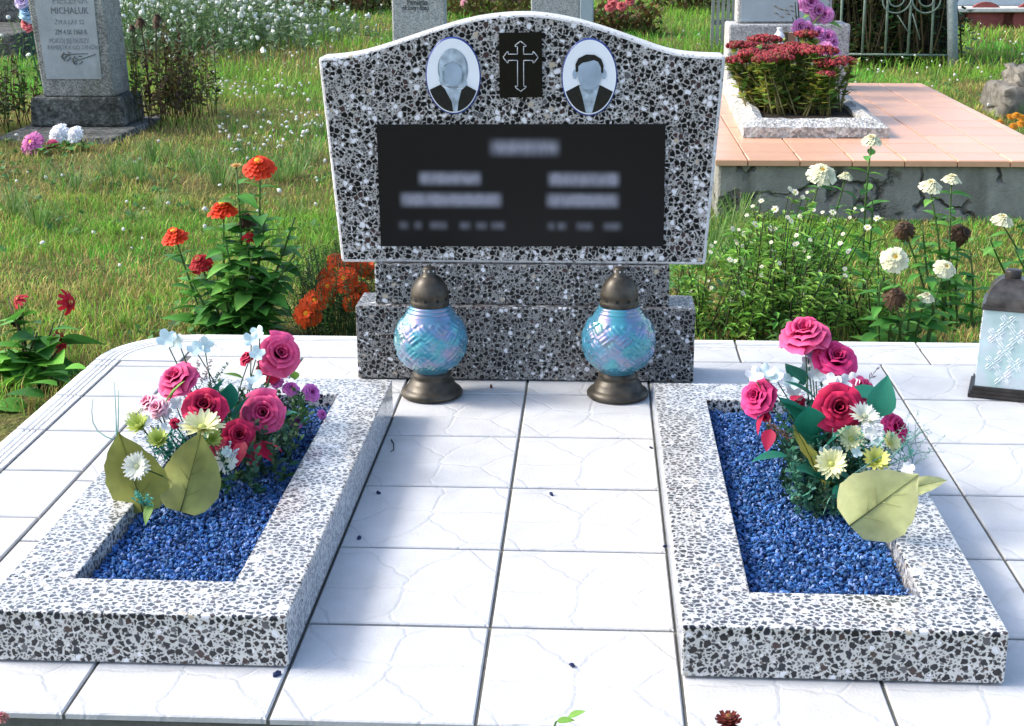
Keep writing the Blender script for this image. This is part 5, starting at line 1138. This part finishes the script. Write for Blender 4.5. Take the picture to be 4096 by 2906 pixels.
q=(-4.021,15.675,-0.070); bush('heather_bush','dark reddish bush in the top left background beyond the white flowers',q[0],q[1],.75,.6,.5,((.12,.03,.03),(.16,.05,.04),(.08,.05,.03)),1500,(.40,.05,.14),14,.05,.10)
q=(-3.543,16.864,-0.070); bush('dry_bush','brownish dry bush at the top edge left of the pale script gravestone',q[0],q[1],.75,.6,.6,BR,1500,(.50,.16,.03),10,.05,.10)
q=(-3.083,17.648,-0.070); bush('dark_bush','dark green-brown bush with orange and mauve specks beside the script gravestone',q[0],q[1],.7,.6,.6,((.04,.05,.02),(.08,.06,.03),(.10,.12,.035)),1300,(.52,.30,.42),10,.06,.10)
q=(-1.237,16.813,-0.070); bush('olive_bush','olive-green weedy bush between the two grey gravestones at the top',q[0],q[1],.8,.6,.4,((.14,.14,.04),(.10,.12,.03),(.16,.10,.04)),1300,(.55,.25,.30),6,.06,.10)
q=(1.487,17.532,-0.070); bush('dark_brown_bush','dark brownish bush beside the pale slat fence at the top edge',q[0],q[1],.6,.5,.7,((.06,.06,.02),(.10,.09,.03),(.07,.04,.02)),1100,None,0,.05,.10)  # dark brown and olive leaf colours
def weeds(name,label,pts_,cols,n,hh,cat='weeds'):
    t=thing(name,(pts_[0][0],pts_[0][1],GZ),label,cat); mb=MB()
    for k in range(n):
        c=rnd.choice(pts_); b_=Vector((c[0]+rnd.gauss(0,.07),c[1]+rnd.gauss(0,.09),GZ)); sprig(mb,b_,b_+Vector((rnd.uniform(-.06,.06),rnd.uniform(-.05,.05),rnd.uniform(*hh))),rnd.choice(cols),26,.05,.016,.003)
    mb.build('foliage',M_LEAF,t); return t
tw=weeds('tall_weeds','tall green-brown weeds crowding the left side of the old gravestone',[(-3.30,6.1),(-3.38,5.8),(-3.25,6.3),(-3.45,5.6),(-3.5,6.2)],((.06,.13,.03),(.10,.13,.035),(.10,.06,.03),(.04,.08,.025)),80,(.25,.62))
weeds('dry_weeds','brown-green dry weeds along the right side of the old gravestone',[(-2.44,6.5),(-2.38,6.6),(-2.46,6.4),(-2.33,6.8)],((.10,.09,.03),(.12,.07,.035),(.06,.10,.03),(.05,.03,.018)),60,(.25,.6))
sh=thing('seed_stalks',(-2.3,7.0,GZ),'bare dark brown seed-head stalks rising right of the old gravestone','dry plant')
for pt,r_ in (((-2.693,7.000,0.500),.040),((-2.614,7.100,0.517),.036),((-2.592,7.000,0.482),.028),((-2.717,6.900,0.469),.026)):
    mb=MB(); stemtube(mb,(pt[0]+rnd.uniform(-.03,.03),pt[1],GZ),pt,.006,.004,(.07,.045,.025),.04,6); mb.build('stalk',M_LEAF,sh); inst('seed_head',Z_DRY[0],sh,orient(pt,(0,-.3,1),r_))
# silk flowers and a small pot left of the old stone
sf=thing('silk_bouquet',(-3.55,7.6,GZ),'blue, violet and red silk flowers at the far top left beside the old gravestone','bouquet')
SB=[rose_me('blue_silk',(.10,.28,.50),(.20,.45,.66),(.45,.62,.75),91,1),rose_me('violet_silk',(.40,.25,.55),(.55,.40,.70),(.7,.6,.8),92,1),rose_me('red_silk',(.45,.03,.05),(.58,.06,.08),(.66,.2,.2),93,1)]
for k,(pt,i_,r_) in enumerate((((-3.602,7.500,0.533),0,.055),((-3.591,7.500,0.501),0,.045),((-3.629,7.500,0.597),1,.05),((-3.607,7.500,0.452),2,.045),((-3.624,7.500,0.565),0,.03))):
    inst('flower',SB[i_],sf,orient(pt,(0,-.8,.5),r_,k)); mb=MB(); stemtube(mb,(-3.55,7.6,GZ),pt,.005,.004,(.03,.12,.09),.08,5); mb.build('stem',M_LEAF,sf)
cw=Vector((-5.794,12.897,-0.070)); t=thing('glass_jar',cw,'small white and blue jar standing in the weeds at the top left','jar'); mb=MB(); mb.lathe([(.06,0),(.07,.02),(.07,.16),(.055,.19),(.055,.21)],18,cw); mb.build('body',simple('jar_white',(.60,.66,.72),.3,.5),t); mb=MB(); mb.lathe([(.058,.2105),(.058,.235),(.01,.24)],18,cw); mb.build('lid',simple('jar_blue',(.08,.14,.40),.3,.5),t)
dk=thing('dark_grave',(-5.6,11,GZ),'dark stone grave border at the top left corner','grave platform'); mb=MB(); mb.box(-6.6,-4.95,10.6,12.5,GZ-.05,.16); bev(mb.build('border',M_OLDBASE,dk),.02); mb=MB(); mb.box(-6.3,-5.2,12.1,12.4,.1605,.9); bev(mb.build('stele',M_OLDBASE,dk),.02)  # border and stele share the dark base stone

# ================================================================== MEADOW
def in_view_blocks(x,y,m=0.0):
    own=(x>PX0-.012-m)&(x<PX1+m)&(y>PY0-.03-m)&(y<PY1+.012+m)
    # the rounded corner stays grassy
    cx_,cy_=PX0+RC,PY1-RC; corner=(x<cx_)&(y>cy_)&(np.hypot(x-cx_,y-cy_)>RC+.012)
    own=own&~corner
    ngv=(x>.63-m)&(x<2.06+m)&(y>3.67-m)&(y<6.52+m); og_=(x>-3.17)&(x<-2.45)&(y>5.62)&(y<6.62); dk_=(x>-6.62)&(x<-4.93)&(y>10.55)&(y<12.6)
    fgv=(x>x0-.4)&(y>14.45)&(y<16.3)
    return own|ngv|og_|dk_|fgv
def grass(n,ylo,yhi,hl,wl,name):
    y=ylo+(yhi-ylo)*npr.random(n)**.8; half=.42*(y+2.1)+.5; x=.16-.058*(y+2.1)+npr.uniform(-1,1,n)*half
    k=~in_view_blocks(x,y); x,y=x[k],y[k]; n=len(x)
    clump=vnoise(x+40,y+40,.45,71); fine=vnoise(x+40,y+40,.12,72); dryn=vnoise(x+40,y+40,1.6,73)*.6+vnoise(x+40,y+40,.5,74)*.4
    # drier near the headstone, lusher far away
    dry=np.clip((dryn-.40)*2.6+.42*np.exp(-((y-2.9)/1.9)**2)-.12*np.clip((y-6)/6,0,1),0,1)
    dry=np.where((x>-2.3)&(x<-1.0)&(y>6.0)&(y<7.0),np.clip(dry+.5*vnoise(x+40,y+40,.8,90),0,1),dry)
    h=npr.uniform(*hl,n)*(.55+.9*clump)*(.8+.4*fine)*(1-.35*dry); w_=npr.uniform(*wl,n)
    a=npr.uniform(0,6.283,n); lean=npr.uniform(.15,1.0,n)*h; dx,dy=np.cos(a),np.sin(a); z=gz(x,y)-.004
    tw=a+npr.uniform(.9,2.2,n); px,py=np.cos(tw)*w_,np.sin(tw)*w_
    b=np.stack([x,y,z],1); o=np.stack([px,py,np.zeros(n)],1)
    mid=b+np.stack([dx*lean*.32,dy*lean*.32,h*.58],1); tip=b+np.stack([dx*lean,dy*lean,h*npr.uniform(.75,1,n)],1)
    V=np.stack([b-o*.7,b+o*.7,mid-o*.6,mid+o*.6,tip],1).reshape(-1,3)
    i=(np.arange(n)*5)[:,None]; F=np.concatenate([i+[0,1,3],i+[0,3,2],i+[2,3,4]],1).reshape(-1,3)
    gr=np.array([.12,.33,.045]); gr2=np.array([.25,.48,.05]); ye=np.array([.52,.46,.14]); br=np.array([.30,.20,.085])
    m=npr.random((n,1)); base=gr+(gr2-gr)*np.clip(m*.7+.5*clump[:,None]-.1,0,1)
    isdry=npr.random(n)<(.06+.72*dry); mott=.72+.6*vnoise(x+40,y+40,.07,78)[:,None]; c=np.where(isdry[:,None],ye+(br-ye)*(npr.random((n,1))**2),base)*npr.uniform(.6,1.3,(n,1))*mott
    lush=vnoise(x+40,y+40,1.1,75); c=np.where((lush>.62)[:,None]&~isdry[:,None],c*np.array([.75,1.1,1.0]),c)
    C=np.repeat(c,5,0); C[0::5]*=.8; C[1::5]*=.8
    o=inst(name,fastmesh(name,V,F,C,M_GRASS)); return o
def place(o,label): tag(o,label,'grass',None,'stuff')
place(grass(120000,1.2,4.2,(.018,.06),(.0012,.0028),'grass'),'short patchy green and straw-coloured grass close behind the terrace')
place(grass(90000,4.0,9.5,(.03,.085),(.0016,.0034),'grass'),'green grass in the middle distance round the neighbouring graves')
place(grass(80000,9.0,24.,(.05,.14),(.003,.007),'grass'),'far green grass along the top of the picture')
# longer tufts
def tufts(L_):
    mb=MB()
    for (x,y,n_,h,sp,cols) in L_:
        z=GZf(x,y)
        for k in range(n_):
            a=rnd.uniform(0,6.28); q=sp*rnd.random(); b_=Vector((x+q*.35*math.cos(a),y+q*.35*math.sin(a),z)); d=Vector((math.cos(a),math.sin(a),0)); hh=h*rnd.uniform(.6,1.15); s_=Vector((-math.sin(a),math.cos(a),0))*rnd.uniform(.0010,.0024)
            out=hh*rnd.uniform(.5,1.3); m_=b_+d*out*.45+Vector((0,0,hh*.75)); e=b_+d*out+Vector((0,0,hh*rnd.uniform(.2,.8)))
            mb.add([b_-s_,b_+s_,m_+s_*.8,m_-s_*.8,e],[(0,1,2,3),(3,2,4)],jit(rnd.choice(cols),.25))
    return mb
GC=((.12,.26,.05),(.17,.31,.07),(.28,.34,.15),(.08,.18,.04)); tl=[]
for px_ in ((-1.570,4.423,-0.070),(-1.755,4.763,-0.070),(-1.277,4.705,-0.070),(-1.304,5.156,-0.070),(-1.341,5.853,-0.070),(-2.088,5.135,-0.070),(-1.599,5.148,-0.070),(-2.160,4.680,-0.070),(-2.202,4.276,-0.070),(-1.320,4.565,-0.070),(0.657,3.302,-0.070),(0.731,3.586,-0.070),(0.606,3.127,-0.070),(0.530,2.807,-0.070),(-2.080,3.492,-0.070),(-2.272,3.746,-0.070),(-1.984,4.545,-0.070)): tl.append((px_[0],px_[1],70,.15,.16,GC))
for k in range(150):
    y=rnd.uniform(2.2,9); x=.16-.058*(y+2.1)+rnd.uniform(-1,1)*(.40*(y+2.1))
    if not bool(in_view_blocks(np.array([x]),np.array([y]),.05)[0]): tl.append((x,y,18,rnd.uniform(.05,.14),.10,GC))
# broad leaved ground herbs
o=tufts(tl).build('grass_tufts',M_GRASS); tag(o,'longer arching grass tufts scattered through the meadow','grass',None,'stuff')
mb=MB()
for k in range(1500):
    y=1.75+rnd.random()**1.3*8; x=.16-.058*(y+2.1)+rnd.uniform(-1,1)*(.41*(y+2.1))
    if bool(in_view_blocks(np.array([x]),np.array([y]),.01)[0]): continue
    if vnoise(np.array([x+40]),np.array([y+40]),.5,95)[0]<.5: continue
    z=GZf(x,y)
    for q in range(rnd.randint(3,7)):
        a=rnd.uniform(0,6.28); l=rnd.uniform(.018,.045); d=Vector((math.cos(a),math.sin(a),rnd.uniform(.2,.9))).normalized(); s_=d.cross(Vector((0,0,1))).normalized()*l*.3; b_=Vector((x+rnd.uniform(-.02,.02),y+rnd.uniform(-.02,.02),z+rnd.uniform(.0,.02))); m_=b_+d*l*.55
        mb.add([b_,m_+s_,b_+d*l,m_-s_],[(0,1,2,3)],jit(rnd.choice(((.06,.19,.04),(.09,.23,.05),(.05,.14,.04))),.25))
o=mb.build('ground_herbs',M_LEAF); tag(o,'low broad-leaved clover and herbs in the grass','ground cover',None,'stuff')
# white clover heads
def clover(n,ylo,yhi,r_,h,reg=None,seed=1,dens=None):
    y=npr.uniform(ylo,yhi,n); x=.16-.058*(y+2.1)+npr.uniform(-1,1,n)*(.41*(y+2.1))
    if reg is not None: k=reg(x,y); x,y=x[k],y[k]
    k=~in_view_blocks(x,y,.03); x,y=x[k],y[k]; n=len(x); return np.stack([x,y,gz(x,y)+npr.uniform(*h,n)],1)
pw=[]
pat=lambda x,y: vnoise(x+40,y+40,.9,81)>.60
pw.append(clover(6500,3.8,13.,.012,(.04,.11),lambda x,y:(x<-.4)&(pat(x,y)|(npr.random(len(x))<.12))&(x>-.33*y))); pw.append(clover(420,6.6,14.,.012,(.05,.12),lambda x,y:(x>.4))); pw.append(clover(140,2.6,6.,.01,(.03,.08),lambda x,y:(x<-.5)))
P=np.concatenate(pw); n=len(P); c=np.array([.80,.80,.74])*npr.uniform(.75,1.05,(n,1))
V,F,C=blobs(P,npr.uniform(.006,.0115,n),c,(1,1,.85),.3)
# stems of the clover heads
st_=[];sf_=[];sc_=[];b0=len(V)
g0=gz(P[:,0],P[:,1])
for k in range(n):
    x,y,z=P[k]; i=b0+len(st_); st_+= [(x-.0012,y,g0[k]-.005),(x+.0012,y,g0[k]-.005),(x,y,z)]; sf_.append((i,i+1,i+2)); sc_+=[(.10,.18,.05)]*3
V=np.concatenate([V,np.array(st_)]); F=np.concatenate([F,np.array(sf_)]); C=np.concatenate([C,np.array(sc_)])
o=inst('white_clover',fastmesh('white_clover',V,F,C,M_PETAL,True)); tag(o,'white clover heads sprinkled through the meadow grass','clover',None,'stuff')
# mass of white wildflowers behind the old gravestone
q=(-3.763,11.915,-0.070); wf=MB(); n=1900
xx_=q[0]+npr.normal(0,.62,n); yy_=q[1]+npr.normal(.5,1.0,n); hh_=npr.uniform(.15,.65,n)*(1.15-.25*1.6*np.abs((xx_-q[0])/1.2)).clip(.25,1)
P=np.stack([xx_,yy_,GZ+hh_],1); fl=npr.random(n)<.6
V,F,C=blobs(P[fl],npr.uniform(.014,.030,fl.sum()),np.array([.80,.84,.78])*npr.uniform(.8,1.05,(fl.sum(),1)),(1,1,.7),.3)
wm_=MB()
for x,y,z in P[::1]:
    sprig(wm_,(x+rnd.uniform(-.05,.05),y,GZ),(x,y,z),rnd.choice(((.17,.27,.12),(.12,.22,.07),(.22,.30,.16))),9,.07,.016,.003)
V2=np.array(wm_.v); F2=[]
for f in wm_.f:
    if len(f)==3: F2.append(f)
    elif len(f)==4: F2+= [(f[0],f[1],f[2]),(f[0],f[2],f[3])]
    else: F2+=[(f[0],f[i],f[i+1]) for i in range(1,len(f)-1)]
F=np.concatenate([F,np.array(F2)+len(V)]); C=np.concatenate([C,np.array(wm_.c)]); V=np.concatenate([V,V2])
o=inst('white_wildflowers',fastmesh('white_wildflowers',V,F,C,M_PETAL)); tag(o,'dense mass of tall white wildflowers behind the old gravestone','wildflowers',None,'stuff')

# ================================================================== SMALL THINGS ON THE TILES
def pebble(p,r_,label,col=(.02,.03,.09)):
    P=np.array([[0,0,r_*.6]]); V,F,C=blobs(P,[r_],np.array([col]),(1.2,.9,.7),.2); o=inst('loose_stone',fastmesh('loose_stone',V,F,C,M_STONE),None,Matrix.Translation((p[0],p[1],.0))); tag(o,label,'stone','stray stones on the tiles')
for p,r_,lb in (((0.082,0.561,0.000),.005,'single blue stone on the second aisle tile from the front right of the centre joint'),((-0.264,0.553,0.000),.005,'dark blue stone beside the left kerb foot near the middle of the aisle'),((-0.312,-0.175,0.000),.006,'blue stone just in front of the left kerb corner'),((0.135,-0.125,0.000),.005,'grey stone on the front aisle tile'),((0.289,0.837,0.000),.004,'small dark stone beside the right kerb foot'),((-0.268,0.333,0.000),.005,'dark stone by the left kerb foot nearer the viewer'),((-0.087,1.245,0.000),.005,'reddish stone between the two blue lanterns'),((0.297,0.323,0.000),.004,'tiny dark blue stone touching the right kerb foot')):
    pebble(p,r_,lb,(.10,.03,.02) if 'reddish' in lb else (.02,.03,.09))
tw=MB(); tw.tube([(-0.280,0.859,0.003),(-0.271,0.833,0.004),(-0.266,0.794,0.004),(-0.271,0.785,0.003)],.0015,.001,5,(.04,.045,.04)); o=tw.build('twig',M_LEAF); tag(o,'thin dark bent twig lying beside the left kerb','twig')
# plant tips reaching into the lower edge of the picture
sp_=thing('leaf_sprig',(-.02+.2,-.36,GZ),'small fresh green sprig poking up at the lower edge of the aisle','plant')
for pt,d in (((0.117,-0.360,0.046),(1,-.1,.22)),((0.133,-0.360,0.053),(1,0,.5))): inst('leaf',leaf_me('leaf',(.14,.30,.05),(.20,.40,.08),.28,.1,.2),sp_,orient(pt,d,.026,.2))
mb=MB(); stemtube(mb,(.07,-.37,GZ),(0.117,-0.360,0.046),.002,.0015,(.10,.2,.05)); mb.build('stem',M_LEAF,sp_)
df=thing('dried_flower',(.35,-.37,GZ),'dried maroon flower head poking up at the lower right edge','flower'); pt=(0.350,-0.370,0.055)
inst('flower_head',zinnia_me('dried_head',(.10,.012,.012),(.16,.03,.02),(.2,.09,.03),99,4,-.4,12,.7),df,orient(pt,(0,-.1,1),.019)); mb=MB(); stemtube(mb,(.36,-.37,GZ),pt,.003,.002,(.08,.05,.03)); mb.build('stem',M_LEAF,df)
df=thing('dried_flower',(-.72,-.36,GZ),'faded pink flower head cut by the lower left corner','flower'); pt=(-0.664,-0.360,0.029)
inst('flower_head',zinnia_me('faded_head',(.36,.12,.10),(.5,.22,.18),(.3,.05,.12),98,4,.1,12,.5),df,orient(pt,(.2,-.2,1),.012)); mb=MB(); stemtube(mb,(-.72,-.36,GZ),pt,.003,.002,(.08,.12,.03)); mb.build('stem',M_LEAF,df)
